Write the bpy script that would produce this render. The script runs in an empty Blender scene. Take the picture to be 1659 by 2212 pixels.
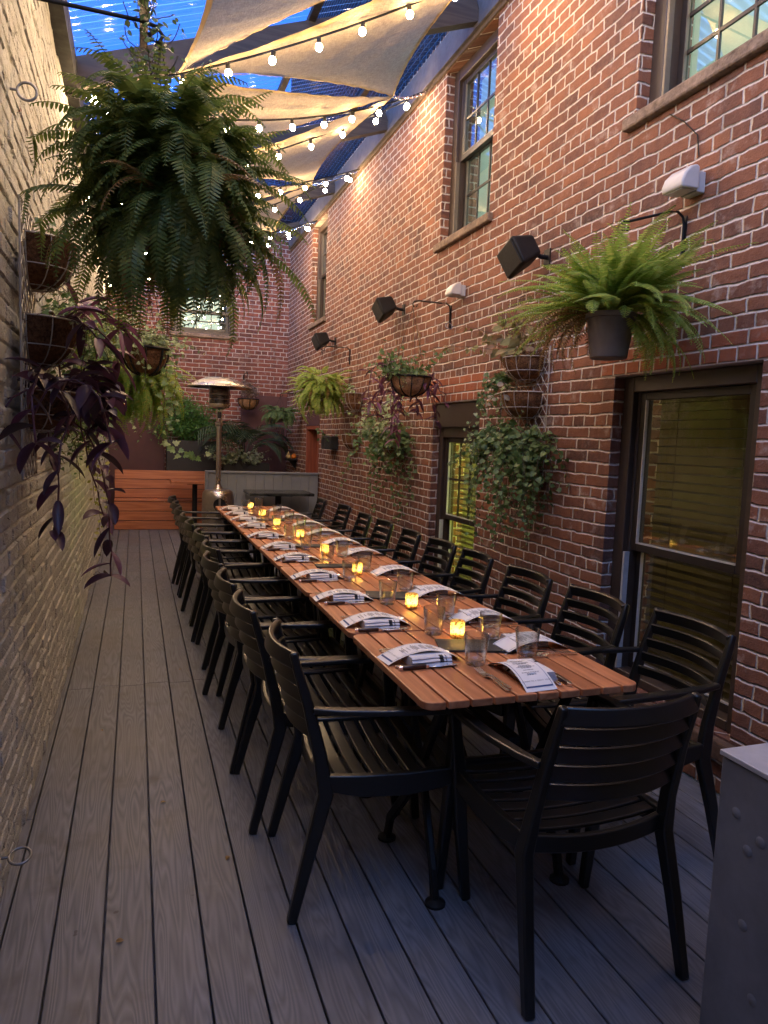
import bpy, math, random
import numpy as np
from mathutils import Vector, Matrix
rad = math.radians
PI = math.pi
S = bpy.context.scene
C = S.collection
# ------------------------------------------------------------------ camera
cam_d = bpy.data.cameras.new('camera')
cam = bpy.data.objects.new('camera', cam_d); C.objects.link(cam)
def camera_axes():
    f = 1545.0
    vp = Vector((292.6-829.5, 1106-931, -f)).normalized()
    vv = Vector((243-829.5, 1106-15000, -f)).normalized()
    y = vp; z = -vv; z = (z - y*z.dot(y)).normalized(); x = y.cross(z)
    return Matrix((x, y, z))
cam.matrix_world = Matrix.Translation((0, 0, 1.5)) @ camera_axes().to_4x4()
cam_d.sensor_fit = 'VERTICAL'; cam_d.sensor_height = 36.0; cam_d.lens = 1545/2212*36
cam_d.clip_start = 0.05; cam_d.clip_end = 500
S.camera = cam
# ------------------------------------------------------------------ world and exposure
W = bpy.data.worlds.new('World'); S.world = W; W.use_nodes = True
wn = W.node_tree; wn.nodes.clear()
sky = wn.nodes.new('ShaderNodeTexSky'); sky.sky_type = 'NISHITA'; sky.sun_disc = False
sky.sun_elevation = rad(6); sky.sun_rotation = rad(200); sky.altitude = 100; sky.ozone_density = 6.0
sky.air_density = 1.0; sky.dust_density = 0.3
hs = wn.nodes.new('ShaderNodeHueSaturation'); hs.inputs['Saturation'].default_value = .88
bgd = wn.nodes.new('ShaderNodeBackground'); bgd.inputs[1].default_value = 0.15
wo = wn.nodes.new('ShaderNodeOutputWorld')
wn.links.new(sky.outputs[0], hs.inputs['Color']); wn.links.new(hs.outputs[0], bgd.inputs[0]); wn.links.new(bgd.outputs[0], wo.inputs[0])
S.view_settings.view_transform = 'Standard'; S.view_settings.look = 'None'
S.view_settings.gamma = 1.0; S.view_settings.exposure = 4.1
S.render.engine = 'CYCLES'
S.cycles.use_denoising = True
S.cycles.max_bounces = 10; S.cycles.transparent_max_bounces = 24; S.cycles.sample_clamp_indirect = 4.0
S.cycles.caustics_reflective = False; S.cycles.caustics_refractive = False
BULB = 19.5
rng = random.Random(7)
# ------------------------------------------------------------------ mesh helpers
class MB:
    def __init__(s): s.v = []; s.f = []
    def add(s, vs, fs):
        o = len(s.v); s.v.extend([tuple(p) for p in vs]); s.f.extend([tuple(i+o for i in f) for f in fs]); return s
    def box(s, x0, x1, y0, y1, z0, z1):
        return s.add([(x0,y0,z0),(x1,y0,z0),(x1,y1,z0),(x0,y1,z0),(x0,y0,z1),(x1,y0,z1),(x1,y1,z1),(x0,y1,z1)],
                     [(0,3,2,1),(4,5,6,7),(0,1,5,4),(1,2,6,5),(2,3,7,6),(3,0,4,7)])
    def tbox(s, M, x0, x1, y0, y1, z0, z1):
        t = MB(); t.box(x0,x1,y0,y1,z0,z1); return s.add([M @ Vector(p) for p in t.v], t.f)
    def merge(s, o, M=None): return s.add([(M @ Vector(p)) if M else p for p in o.v], o.f)
    def sweep(s, pts, secs, up=Vector((0,0,1)), close=True):
        """secs: list of (w,h) rectangles; w along side axis, h along up axis"""
        pts = [Vector(p) for p in pts]; n = len(pts)
        if isinstance(secs, tuple): secs = [secs]*n
        vs = []
        for i, p in enumerate(pts):
            t = (pts[min(i+1,n-1)]-pts[max(i-1,0)]).normalized()
            a = t.cross(Vector(up)).normalized(); b = a.cross(t).normalized()
            w, h = secs[i]
            for sx, sy in ((-.5,-.5),(.5,-.5),(.5,.5),(-.5,.5)): vs.append(p+a*w*sx+b*h*sy)
        fs = []
        for i in range(n-1):
            for k in range(4): fs.append((i*4+k, i*4+(k+1)%4, (i+1)*4+(k+1)%4, (i+1)*4+k))
        fs += [(3,2,1,0), tuple((n-1)*4+k for k in range(4))]
        return s.add(vs, fs)
    def tube(s, pts, r, seg=8, caps=True):
        pts = [Vector(p) for p in pts]; n = len(pts)
        rs = r if isinstance(r, (list, tuple)) else [r]*n
        vs = []; ref = None
        for i, p in enumerate(pts):
            t = (pts[min(i+1,n-1)]-pts[max(i-1,0)])
            t = t.normalized() if t.length > 1e-9 else Vector((0,0,1))
            if ref is None: ref = Vector((0,0,1)) if abs(t.z) < .9 else Vector((1,0,0))
            a = t.cross(ref)
            if a.length < 1e-4: a = t.cross(Vector((0,1,0)))
            a.normalize(); b = t.cross(a).normalized(); ref = a.cross(t)*-1 if False else ref
            for k in range(seg):
                an = 2*PI*k/seg; vs.append(p+(a*math.cos(an)+b*math.sin(an))*rs[i])
        fs = []
        for i in range(n-1):
            for k in range(seg): fs.append((i*seg+k, i*seg+(k+1)%seg, (i+1)*seg+(k+1)%seg, (i+1)*seg+k))
        if caps: fs += [tuple(range(seg-1,-1,-1)), tuple((n-1)*seg+k for k in range(seg))]
        return s.add(vs, fs)
    def lathe(s, prof, seg=24, c=(0,0,0), a0=0, a1=2*PI):
        full = abs(a1-a0-2*PI) < 1e-6; m = seg if full else seg+1
        vs = []
        for r, z in prof:
            for k in range(m):
                an = a0+(a1-a0)*k/seg; vs.append((c[0]+r*math.cos(an), c[1]+r*math.sin(an), c[2]+z))
        fs = []
        for i in range(len(prof)-1):
            for k in range(seg):
                k2 = (k+1) % m; fs.append((i*m+k, i*m+k2, (i+1)*m+k2, (i+1)*m+k))
        return s.add(vs, fs)
    def prism(s, poly, z0, z1):
        n = len(poly)
        return s.add([(x,y,z0) for x,y in poly]+[(x,y,z1) for x,y in poly],
                     [tuple(range(n-1,-1,-1)), tuple(range(n,2*n))]+[(i,(i+1)%n,n+(i+1)%n,n+i) for i in range(n)])
    def torus(s, c, R, r, axis='z', seg=16, sub=6, M=None, sx=1.0):
        vs = []
        for i in range(seg):
            a = 2*PI*i/seg
            for j in range(sub):
                b = 2*PI*j/sub; x = (R+r*math.cos(b))*math.cos(a)*sx; y = (R+r*math.cos(b))*math.sin(a); z = r*math.sin(b)
                p = Vector((x,y,z))
                if axis == 'x': p = Vector((z,x,y))
                if axis == 'y': p = Vector((x,z,y))
                if M: p = M @ p
                vs.append(p+Vector(c))
        return s.add(vs, [(i*sub+j, ((i+1)%seg)*sub+j, ((i+1)%seg)*sub+(j+1)%sub, i*sub+(j+1)%sub) for i in range(seg) for j in range(sub)])
    def build(s, name, mat, parent=None, loc=None, rotz=0.0, smooth=None, bevel=0.0, bseg=2):
        me = bpy.data.meshes.new(name); me.from_pydata(s.v, [], s.f); me.materials.append(mat)
        if smooth is not None:
            me.shade_smooth(); me.set_sharp_from_angle(angle=rad(smooth))
        o = bpy.data.objects.new(name, me); C.objects.link(o)
        if parent: o.parent = parent
        if loc: o.location = loc
        if rotz: o.rotation_euler.z = rotz
        if bevel:
            b = o.modifiers.new('bevel', 'BEVEL'); b.width = bevel; b.segments = bseg; b.limit_method = 'ANGLE'; b.angle_limit = rad(40)
            b.harden_normals = False
        return o
def tag(o, label, cat, group=None):
    o['label'] = label; o['category'] = cat
    if group: o['group'] = group
    return o
def thing(name, label, cat, loc=(0,0,0), rotz=0, group=None):
    o = bpy.data.objects.new(name, None); C.objects.link(o); o.empty_display_size = .1
    o.location = loc; o.rotation_euler = (0,0,rotz); return tag(o, label, cat, group)
def struct(o): o['kind'] = 'structure'; return o
def dup(root, loc, rotz=0, label=None, rx=0, ry=0):
    r = root.copy(); C.objects.link(r); r.location = loc; r.rotation_euler = (rx,ry,rotz)
    if label: r['label'] = label
    for ch in list(root.children):
        c = ch.copy(); C.objects.link(c); c.parent = r
        for g in ch.children:
            d = g.copy(); C.objects.link(d); d.parent = c
    return r
ORD = ['first','second','third','fourth','fifth','sixth','seventh','eighth','ninth','tenth','eleventh','twelfth']
def RZ(a): return Matrix.Rotation(a, 4, 'Z')
def T(*p): return Matrix.Translation(p)
# ------------------------------------------------------------------ materials
def mat(name, col=(.5,.5,.5), rough=.5, metal=0.0, spec=.5):
    m = bpy.data.materials.new(name); m.use_nodes = True
    p = m.node_tree.nodes['Principled BSDF']
    p.inputs['Base Color'].default_value = (*col, 1); p.inputs['Roughness'].default_value = rough
    p.inputs['Metallic'].default_value = metal; p.inputs['Specular IOR Level'].default_value = spec
    return m
class NT:
    def __init__(s, m): s.m = m; s.t = m.node_tree; s.p = s.t.nodes['Principled BSDF']
    def n(s, typ, **kw):
        x = s.t.nodes.new(typ)
        for k, v in kw.items():
            if k.startswith('_'): setattr(x, k[1:], v)
            else: x.inputs[k.replace('__',' ')].default_value = v
        return x
    def l(s, a, b): s.t.links.new(a, b)
    def noise(s, vec, scale, detail=4, rough=.55, dist=0):
        x = s.n('ShaderNodeTexNoise'); x.inputs['Scale'].default_value = scale; x.inputs['Detail'].default_value = detail
        x.inputs['Roughness'].default_value = rough; x.inputs['Distortion'].default_value = dist
        if vec is not None: s.l(vec, x.inputs['Vector'])
        return x
    def ramp(s, fac, stops, interp='LINEAR'):
        r = s.n('ShaderNodeValToRGB'); r.color_ramp.interpolation = interp
        e = r.color_ramp.elements
        while len(e) < len(stops): e.new(.5)
        for i, (pos, c) in enumerate(stops): e[i].position = pos; e[i].color = (*c, 1) if len(c) == 3 else c
        s.l(fac, r.inputs[0]); return r
    def mixc(s, fac, a, b, typ='MIX'):
        x = s.n('ShaderNodeMix', _data_type='RGBA', _blend_type=typ)
        for v, i in ((fac,0),(a,6),(b,7)):
            if hasattr(v, 'is_linked'): s.l(v, x.inputs[i])
            elif i == 0: x.inputs[0].default_value = v
            else: x.inputs[i].default_value = (*v, 1)
        return x.outputs[2]
    def math(s, op, a, b=None):
        x = s.n('ShaderNodeMath', _operation=op)
        for v, i in ((a,0),(b,1)):
            if v is None: continue
            if hasattr(v, 'is_linked'): s.l(v, x.inputs[i])
            else: x.inputs[i].default_value = v
        return x.outputs[0]
    def bump(s, h, dist=.01, strength=1.0, nrm=None):
        b = s.n('ShaderNodeBump'); b.inputs['Strength'].default_value = strength; b.inputs['Distance'].default_value = dist
        s.l(h, b.inputs['Height'])
        if nrm: s.l(nrm, b.inputs['Normal'])
        s.l(b.outputs[0], s.p.inputs['Normal']); return b.outputs[0]
    def obj(s, scale=(1,1,1)):
        c = s.n('ShaderNodeTexCoord'); mp = s.n('ShaderNodeMapping'); mp.inputs['Scale'].default_value = scale
        s.l(c.outputs['Object'], mp.inputs[0]); return mp.outputs[0]
def brick_mat(name, tones, mortar=(.60,.53,.475), dark=.0, wob=1.0, shift=0.0):
    m = mat(name, rough=.85, spec=.25); t = NT(m)
    co = t.n('ShaderNodeTexCoord'); sp = t.n('ShaderNodeSeparateXYZ'); t.l(co.outputs['Object'], sp.inputs[0])
    u = t.math('ADD', t.math('ADD', sp.outputs[0], sp.outputs[1]), shift); cb = t.n('ShaderNodeCombineXYZ')
    t.l(u, cb.inputs[0]); t.l(sp.outputs[2], cb.inputs[1]); base = cb.outputs[0]
    def warp(vec, scale, amp):
        n = t.noise(vec, scale, 2); a = t.n('ShaderNodeVectorMath', _operation='SUBTRACT'); t.l(n.outputs['Color'], a.inputs[0]); a.inputs[1].default_value = (.5,.5,.5)
        b = t.n('ShaderNodeVectorMath', _operation='SCALE'); t.l(a.outputs[0], b.inputs[0]); b.inputs['Scale'].default_value = amp
        c = t.n('ShaderNodeVectorMath', _operation='ADD'); t.l(vec, c.inputs[0]); t.l(b.outputs[0], c.inputs[1]); return c.outputs[0]
    w = warp(warp(warp(base, 1.1, .035*wob), 9, .022*wob), 55, .006*wob)
    def bk(msize, smooth):
        b = t.n('ShaderNodeTexBrick', _offset=.5, _offset_frequency=2, _squash=.5, _squash_frequency=6)
        for k, v in (('Scale',1),('Mortar Size',msize),('Mortar Smooth',smooth),('Bias',0),('Brick Width',.212),('Row Height',.0677)): b.inputs[k].default_value = v
        b.inputs['Color1'].default_value = (0,0,0,1); b.inputs['Color2'].default_value = (1,1,1,1); b.inputs['Mortar'].default_value = (.5,.5,.5,1)
        t.l(w, b.inputs['Vector']); return b
    b = bk(.0070, .26); b2 = bk(.0095, .9)
    n1 = t.noise(base, 2.3, 5, .6); n2 = t.noise(base, 26, 5, .7); n3 = t.noise(base, 110, 3, .6)
    f = t.math('ADD', t.math('MULTIPLY', b.outputs['Color'], .58), t.math('MULTIPLY', t.math('SUBTRACT', n1.outputs[0], .5), 1.3))
    f = t.math('ADD', f, .24)
    tone = t.ramp(f, tones).outputs[0]
    tone = t.mixc(t.ramp(n2.outputs[0], [(.35,(0,0,0)),(.75,(1,1,1))]).outputs[0], tone, t.mixc(.5, tone, (.30,.15,.10)), 'MIX')
    mc = t.mixc(n2.outputs[0], tuple(c*.62 for c in mortar), tuple(min(1,c*1.3) for c in mortar))
    # mortar smeared thinly over some bricks
    sm = t.math('MULTIPLY', t.ramp(t.noise(base, 7, 6, .7).outputs[0], [(.56,(0,0,0)),(.72,(1,1,1))]).outputs[0], .45)
    tone = t.mixc(sm, tone, mortar)
    ms = t.n('ShaderNodeMapping'); ms.inputs['Scale'].default_value = (7,.55,1); t.l(base, ms.inputs[0])
    st = t.math('MULTIPLY', t.ramp(t.noise(ms.outputs[0], 1, 5, .65).outputs[0], [(.5,(0,0,0)),(.75,(1,1,1))]).outputs[0], .45)
    fin = t.mixc(b.outputs['Fac'], tone, mc); fin = t.mixc(st, fin, (.055,.042,.04))
    pt = t.ramp(t.noise(base, 1.6, 8, .75).outputs[0], [(.66,(0,0,0)),(.70,(1,1,1))]).outputs[0]
    t.l(t.mixc(t.math('MULTIPLY', pt, .55), fin, tuple(c*.85 for c in mortar)), t.p.inputs['Base Color'])
    h = t.math('SUBTRACT', 1.0, b2.outputs['Fac'])
    h = t.math('ADD', h, t.math('MULTIPLY', n2.outputs[0], .55)); h = t.math('ADD', h, t.math('MULTIPLY', n3.outputs[0], .3))
    h = t.math('ADD', h, t.math('MULTIPLY', b.outputs['Color'], .25))
    t.bump(h, .009, 1.0); return m
TONES = [(.0,(.045,.028,.026)),(.22,(.095,.044,.036)),(.42,(.150,.062,.042)),(.62,(.195,.078,.046)),(.84,(.230,.092,.050)),(1.0,(.30,.12,.058))]
M_brick = brick_mat('brick_red', TONES)
TB = [(.0,(.045,.022,.024)),(.25,(.10,.036,.034)),(.5,(.155,.050,.040)),(.8,(.20,.062,.046)),(1.0,(.26,.075,.05))]
M_brickb = brick_mat('brick_back', TB, mortar=(.50,.44,.40), shift=.07, wob=.8)
M_lintel = brick_mat('brick_orange', [(.0,(.24,.07,.035)),(.5,(.34,.10,.045)),(1.0,(.42,.13,.055))], wob=.3, shift=.11)
def painted_mat():
    m = mat('painted_brick', rough=.7, spec=.3); t = NT(m); o = t.obj()
    n1 = t.noise(o, 3, 6, .65); n2 = t.noise(o, 22, 5, .7); n3 = t.noise(o, 90, 3)
    c = t.ramp(n1.outputs[0], [(.3,(.34,.335,.315)),(.55,(.46,.45,.42)),(.75,(.56,.55,.51))]).outputs[0]
    c = t.mixc(t.ramp(n2.outputs[0], [(.62,(0,0,0)),(.78,(1,1,1))]).outputs[0], c, (.26,.21,.16))
    chip = t.math('MULTIPLY', t.ramp(t.noise(o, 9, 4, .6).outputs[0], [(.71,(0,0,0)),(.725,(1,1,1))]).outputs[0], .9)
    c = t.mixc(chip, c, (.26,.08,.045)); t.l(c, t.p.inputs['Base Color'])
    v = t.n('ShaderNodeTexVoronoi', _feature='DISTANCE_TO_EDGE'); v.inputs['Scale'].default_value = 17; t.l(t.noise(o, 4, 3).outputs['Color'], v.inputs['Vector']) if False else t.l(o, v.inputs['Vector'])
    cr = t.ramp(v.outputs['Distance'], [(.0,(0,0,0)),(.05,(1,1,1))]).outputs[0]
    hh = t.math('ADD', n2.outputs[0], t.math('MULTIPLY', n3.outputs[0], .5)); hh = t.math('ADD', hh, t.math('MULTIPLY', cr, .12)); hh = t.math('SUBTRACT', hh, t.math('MULTIPLY', chip, .5))
    t.bump(hh, .011); return m
M_paint = painted_mat()
def wood_mat(name, c0, c1, axis='y', rough=.45, scale=1.0, island=.25, bumpd=.0006, rings=6):
    m = mat(name, rough=rough, spec=.45); t = NT(m)
    sc = {'y':(14,1.0,14),'x':(1.0,14,14),'z':(14,14,1.0)}[axis]
    co = t.n('ShaderNodeTexCoord'); g = t.n('ShaderNodeNewGeometry')
    off = t.n('ShaderNodeVectorMath', _operation='SCALE'); cb = t.n('ShaderNodeCombineXYZ')
    for i in range(3): t.l(g.outputs['Random Per Island'], cb.inputs[i])
    t.l(cb.outputs[0], off.inputs[0]); off.inputs['Scale'].default_value = 37.0
    ad = t.n('ShaderNodeVectorMath', _operation='ADD'); t.l(co.outputs['Object'], ad.inputs[0]); t.l(off.outputs[0], ad.inputs[1])
    mp = t.n('ShaderNodeMapping'); mp.inputs['Scale'].default_value = tuple(k*scale for k in sc); t.l(ad.outputs[0], mp.inputs[0])
    n0 = t.noise(mp.outputs[0], .8, 2, .5)
    w = t.math('FRACT', t.math('MULTIPLY', n0.outputs[0], rings)); w = t.math('ABSOLUTE', t.math('SUBTRACT', w, .5)); w = t.math('MULTIPLY', w, 2)
    n1 = t.noise(mp.outputs[0], 3.5, 6, .7)
    f = t.math('ADD', t.math('MULTIPLY', w, .45), t.math('MULTIPLY', n1.outputs[0], .55))
    c = t.ramp(f, [(.2,c0),(.8,c1)]).outputs[0]
    v = t.math('ADD', t.math('MULTIPLY', g.outputs['Random Per Island'], island), 1-island/2)
    hv = t.n('ShaderNodeHueSaturation'); t.l(c, hv.inputs['Color']); t.l(v, hv.inputs['Value']); t.l(hv.outputs[0], t.p.inputs['Base Color'])
    t.bump(f, bumpd); t.rv = f; return m
M_table = wood_mat('table_wood', (.37,.128,.052), (.58,.235,.105), 'y', .38, island=.3)
M_bench = wood_mat('cedar', (.32,.10,.042), (.48,.18,.08), 'x', .42, scale=.8)
M_jamb = wood_mat('stained_jamb', (.20,.055,.03), (.30,.085,.045), 'z', .5)
M_beam = wood_mat('beam_wood', (.028,.021,.019), (.055,.042,.037), 'x', .7)
def deck_mat():
    m = wood_mat('deck_composite', (.090,.094,.110), (.185,.190,.215), 'y', .52, scale=.95, island=.16, bumpd=.0007, rings=22)
    t = NT(m); o = t.obj(); n = t.noise(o, 1.6, 5, .6); n2 = t.noise(o, 5, 4)
    src = t.p.inputs['Base Color'].links[0].from_socket
    c = t.mixc(t.ramp(n2.outputs[0], [(.58,(0,0,0)),(.8,(1,1,1))]).outputs[0], src, (.085,.075,.07))
    c = t.mixc(t.math('MULTIPLY', t.ramp(n.outputs[0], [(.35,(1,1,1)),(.6,(0,0,0))]).outputs[0], .35), c, (.10,.09,.085))
    sp = t.ramp(t.noise(o, 14, 2).outputs[0], [(.735,(0,0,0)),(.76,(1,1,1))]).outputs[0]
    c = t.mixc(t.math('MULTIPLY', sp, .6), c, (.03,.025,.022))
    t.l(c, t.p.inputs['Base Color'])
    t.l(t.ramp(n.outputs[0], [(.3,(.42,)*3),(.7,(.62,)*3)]).outputs[0], t.p.inputs['Roughness']); return m
M_deck = deck_mat()
def speck(name, col, rough, metal=0, amt=.15, scale=60, spec=.5, bd=.0004, coord=None):
    m = mat(name, col, rough, metal, spec); t = NT(m); o = t.obj(); n = t.noise(o, scale, 5, .65); n2 = t.noise(o, scale*.12, 4)
    a = tuple(c*(1-amt*1.6) for c in col); b = tuple(min(1,c*(1+amt*1.2)) for c in col)
    f = t.math('ADD', t.math('MULTIPLY', n.outputs[0], .5), t.math('MULTIPLY', n2.outputs[0], .5))
    t.l(t.ramp(f, [(.35,a),(.65,b)]).outputs[0], t.p.inputs['Base Color'])
    t.l(t.ramp(n2.outputs[0], [(.3,(rough*.8,)*3),(.7,(min(1,rough*1.2),)*3)]).outputs[0], t.p.inputs['Roughness'])
    t.bump(n.outputs[0], bd); return m
M_chair = mat('black_resin', (.008,.008,.0075), .30, 0, .6)
M_black = speck('black_metal', (.006,.006,.007), .62, 0, .2, 120, .35)
M_frame = speck('brown_paint', (.048,.032,.024), .45, 0, .12, 30)
M_framed = speck('dark_sash', (.020,.015,.013), .4, 0, .1, 30)
M_alu = speck('sash_track', (.55,.55,.56), .35, .3, .1, 40)
M_bead = speck('bead_bronze', (.16,.13,.10), .4, .2, .1, 40)
M_sill = speck('sandstone_sill', (.21,.155,.115), .9, 0, .4, 28, .2, .01)
M_grey = speck('grey_panel', (.22,.235,.25), .5, 0, .06, 10)
M_cab = speck('grey_cabinet', (.17,.175,.20), .45, .2, .22, 7)
M_cabtop = speck('cabinet_top', (.42,.42,.45), .5, .3, .08, 40)
M_steel = speck('brushed_steel', (.50,.45,.40), .28, 1.0, .12, 25)
M_chrome = speck('chrome', (.75,.75,.75), .15, 1.0, .03, 60)
M_bolt = speck('zinc_bolt', (.28,.28,.29), .38, .9, .1, 60)
M_cutl = speck('cutlery', (.88,.87,.86), .27, 1.0, .03, 60)
M_marble = speck('dark_stone', (.030,.034,.032), .25, 0, .9, 9)
M_maroon = speck('maroon_panel', (.085,.036,.038), .75, 0, .1, 12)
M_planter = speck('dark_planter', (.020,.021,.023), .55, 0, .15, 14)
M_coco = speck('coco_fibre', (.17,.085,.042), .95, 0, .5, 90, .1, .006)
M_cocol = speck('coco_fibre_light', (.33,.19,.105), .95, 0, .4, 90, .1, .006)
M_wirew = speck('pale_wire', (.45,.42,.37), .45, .2, .1, 30)
M_pot = speck('plastic_pot', (.155,.130,.115), .55, 0, .1, 20)
M_soil = speck('soil', (.035,.022,.015), .95, 0, .5, 60, .2, .01)
M_white = speck('pale_housing', (.46,.46,.47), .45, 0, .05, 30)
M_paper = speck('menu_paper', (.74,.73,.74), .7, 0, .02, 30)
M_ink = mat('grey_print', (.16,.16,.18), .8)
M_blue = mat('blue_print', (.035,.07,.20), .8)
M_linen = speck('white_linen', (.72,.70,.70), .9, 0, .04, 220, .2, .0006)
M_stripe = mat('black_stripe', (.015,.016,.02), .9)
M_knifeh = speck('knife_handle', (.055,.025,.015), .32, 0, .5, 40)
M_slate = speck('black_leatherette', (.022,.022,.023), .6, 0, .15, 150)
M_gourdy = speck('cream_gourd', (.70,.50,.20), .4, 0, .4, 20)
M_gourdo = speck('orange_gourd', (.75,.22,.02), .4, 0, .2, 20)
M_ground = speck('ground_soil', (.05,.045,.04), .95, 0, .3, 3)
M_inner2 = speck('pale_reflection_wall', (.50,.52,.46), .9, 0, .1, 3)  # upper room lining paled so its panes look bright with reflected sky
M_blind = speck('wood_blind', (.085,.06,.042), .5, 0, .15, 20)
M_inner = speck('inside_wall', (.13,.115,.08), .9, 0, .1, 3)
def leaf_mat(name, c0, c1, c2=None, rough=.5, trans=.25):
    m = mat(name, c0, rough, spec=.4); t = NT(m); g = t.n('ShaderNodeNewGeometry')
    st = [(0,c0),(.55,c1),(1,c2 or c1)]
    n = t.noise(t.obj(), 6, 3); f = t.math('ADD', t.math('MULTIPLY', g.outputs['Random Per Island'], .6), t.math('MULTIPLY', n.outputs[0], .45))
    c = t.ramp(f, st).outputs[0]; t.l(c, t.p.inputs['Base Color'])
    tr = t.n('ShaderNodeBsdfTranslucent'); t.l(c, tr.inputs[0]); mx = t.n('ShaderNodeMixShader'); mx.inputs[0].default_value = trans
    out = t.t.nodes['Material Output']; t.l(t.p.outputs[0], mx.inputs[1]); t.l(tr.outputs[0], mx.inputs[2]); t.l(mx.outputs[0], out.inputs[0]); return m
L_fern = leaf_mat('fern_dark', (.075,.115,.028), (.135,.20,.045), (.30,.32,.09), trans=.45)
L_fernl = leaf_mat('fern_light', (.19,.30,.05), (.32,.46,.09), (.55,.52,.16), trans=.4)
L_lime = leaf_mat('fern_lime', (.13,.26,.03), (.23,.36,.05), (.42,.34,.06), trans=.4)
L_fernb = leaf_mat('fern_brown', (.18,.10,.035), (.26,.15,.05), (.33,.22,.08))
L_ivy = leaf_mat('ivy_green', (.045,.095,.030), (.095,.17,.055), (.22,.30,.12), .4)
L_ivyv = leaf_mat('ivy_variegated', (.09,.16,.06), (.24,.32,.14), (.50,.52,.32), .45)
L_purp = leaf_mat('tradescantia_purple', (.020,.020,.020), (.070,.030,.055), (.22,.085,.18), .38, .15)
L_purpl = leaf_mat('tradescantia_bright', (.06,.045,.05), (.15,.05,.09), (.27,.10,.20), .4)
L_dry = leaf_mat('dry_leaf', (.14,.20,.05), (.26,.20,.09), (.38,.20,.14), .6)
L_bush = leaf_mat('bush_green', (.04,.12,.03), (.07,.19,.045), (.13,.27,.07))
L_palm = leaf_mat('palm_green', (.022,.050,.026), (.045,.085,.045), (.09,.13,.07))
L_stem = mat('stem', (.07,.055,.03), .8)
M_pst = mat('purple_stem', (.10,.035,.05), .6)
def glass_mat(name, refl=.10, tint=(1,1,1), rough=.0, pw=4.0):
    m = bpy.data.materials.new(name); m.use_nodes = True; n = m.node_tree; n.nodes.clear()
    o = n.nodes.new('ShaderNodeOutputMaterial'); tr = n.nodes.new('ShaderNodeBsdfTransparent'); gl = n.nodes.new('ShaderNodeBsdfGlossy')
    tr.inputs[0].default_value = (*tint,1); gl.inputs['Roughness'].default_value = rough
    lw = n.nodes.new('ShaderNodeLayerWeight'); lw.inputs[0].default_value = .5; fr = n.nodes.new('ShaderNodeMath'); fr.operation = 'POWER'; fr.inputs[1].default_value = pw
    n.links.new(lw.outputs['Facing'], fr.inputs[0]); ad = n.nodes.new('ShaderNodeMath'); ad.operation = 'ADD'; ad.use_clamp = True
    mx = n.nodes.new('ShaderNodeMixShader'); n.links.new(fr.outputs[0], ad.inputs[0]); ad.inputs[1].default_value = refl
    n.links.new(ad.outputs[0], mx.inputs[0]); n.links.new(tr.outputs[0], mx.inputs[1]); n.links.new(gl.outputs[0], mx.inputs[2]); n.links.new(mx.outputs[0], o.inputs[0])
    return m
G_win = glass_mat('window_glass', .28, (.80,.86,.82))
G_tum = glass_mat('tumbler_glass', .055, (.91,.925,.92), .0, 1.9)
G_low = glass_mat('low_window_glass', .13, (.80,.84,.80))
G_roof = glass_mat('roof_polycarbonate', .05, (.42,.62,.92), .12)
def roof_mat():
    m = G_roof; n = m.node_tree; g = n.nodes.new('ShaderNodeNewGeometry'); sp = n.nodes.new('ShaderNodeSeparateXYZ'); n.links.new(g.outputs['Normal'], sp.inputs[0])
    r = n.nodes.new('ShaderNodeValToRGB'); e = r.color_ramp.elements; e[0].position = .44; e[0].color = (.07,.14,.32,1); e[1].position = .60; e[1].color = (.60,.72,.86,1)  # refraction shading of the corrugation put into the tint, one flank darker
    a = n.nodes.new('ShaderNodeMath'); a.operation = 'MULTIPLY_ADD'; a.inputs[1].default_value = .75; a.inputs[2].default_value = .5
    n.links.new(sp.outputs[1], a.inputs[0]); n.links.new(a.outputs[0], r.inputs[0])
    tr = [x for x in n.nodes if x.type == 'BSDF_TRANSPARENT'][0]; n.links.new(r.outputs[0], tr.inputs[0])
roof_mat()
G_heat = glass_mat('heater_mesh_glass', .06, (.22,.18,.15), .3)
def emis(name, col, s):
    m = bpy.data.materials.new(name); m.use_nodes = True; n = m.node_tree; n.nodes.clear()
    o = n.nodes.new('ShaderNodeOutputMaterial'); e = n.nodes.new('ShaderNodeEmission'); e.inputs[0].default_value = (*col,1); e.inputs[1].default_value = s
    n.links.new(e.outputs[0], o.inputs[0]); return m
E_bulb = emis('bulb_glow', (1.0,.68,.36), BULB)
E_flame = emis('flame_glow', (1.0,.70,.34), 20)
def candle_glass():
    m = mat('mercury_glass', (.75,.42,.08), .25, .6); t = NT(m); o = t.obj()
    v = t.n('ShaderNodeTexVoronoi'); v.inputs['Scale'].default_value = 120; t.l(o, v.inputs['Vector'])
    n = t.noise(o, 60, 3)
    f = t.ramp(t.math('ADD', v.outputs['Distance'], t.math('MULTIPLY', n.outputs[0], .4)), [(.50,(0,0,0)),(.66,(1,1,1))]).outputs[0]
    tr = t.n('ShaderNodeBsdfTranslucent'); tr.inputs[0].default_value = (1,.88,.50,1)
    mx = t.n('ShaderNodeMixShader'); t.l(t.math('ADD', t.math('MULTIPLY', f, .8), .04), mx.inputs[0]); t.l(t.p.outputs[0], mx.inputs[1]); t.l(tr.outputs[0], mx.inputs[2])
    t.l(mx.outputs[0], t.t.nodes['Material Output'].inputs[0]); return m
M_candle = candle_glass()
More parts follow.
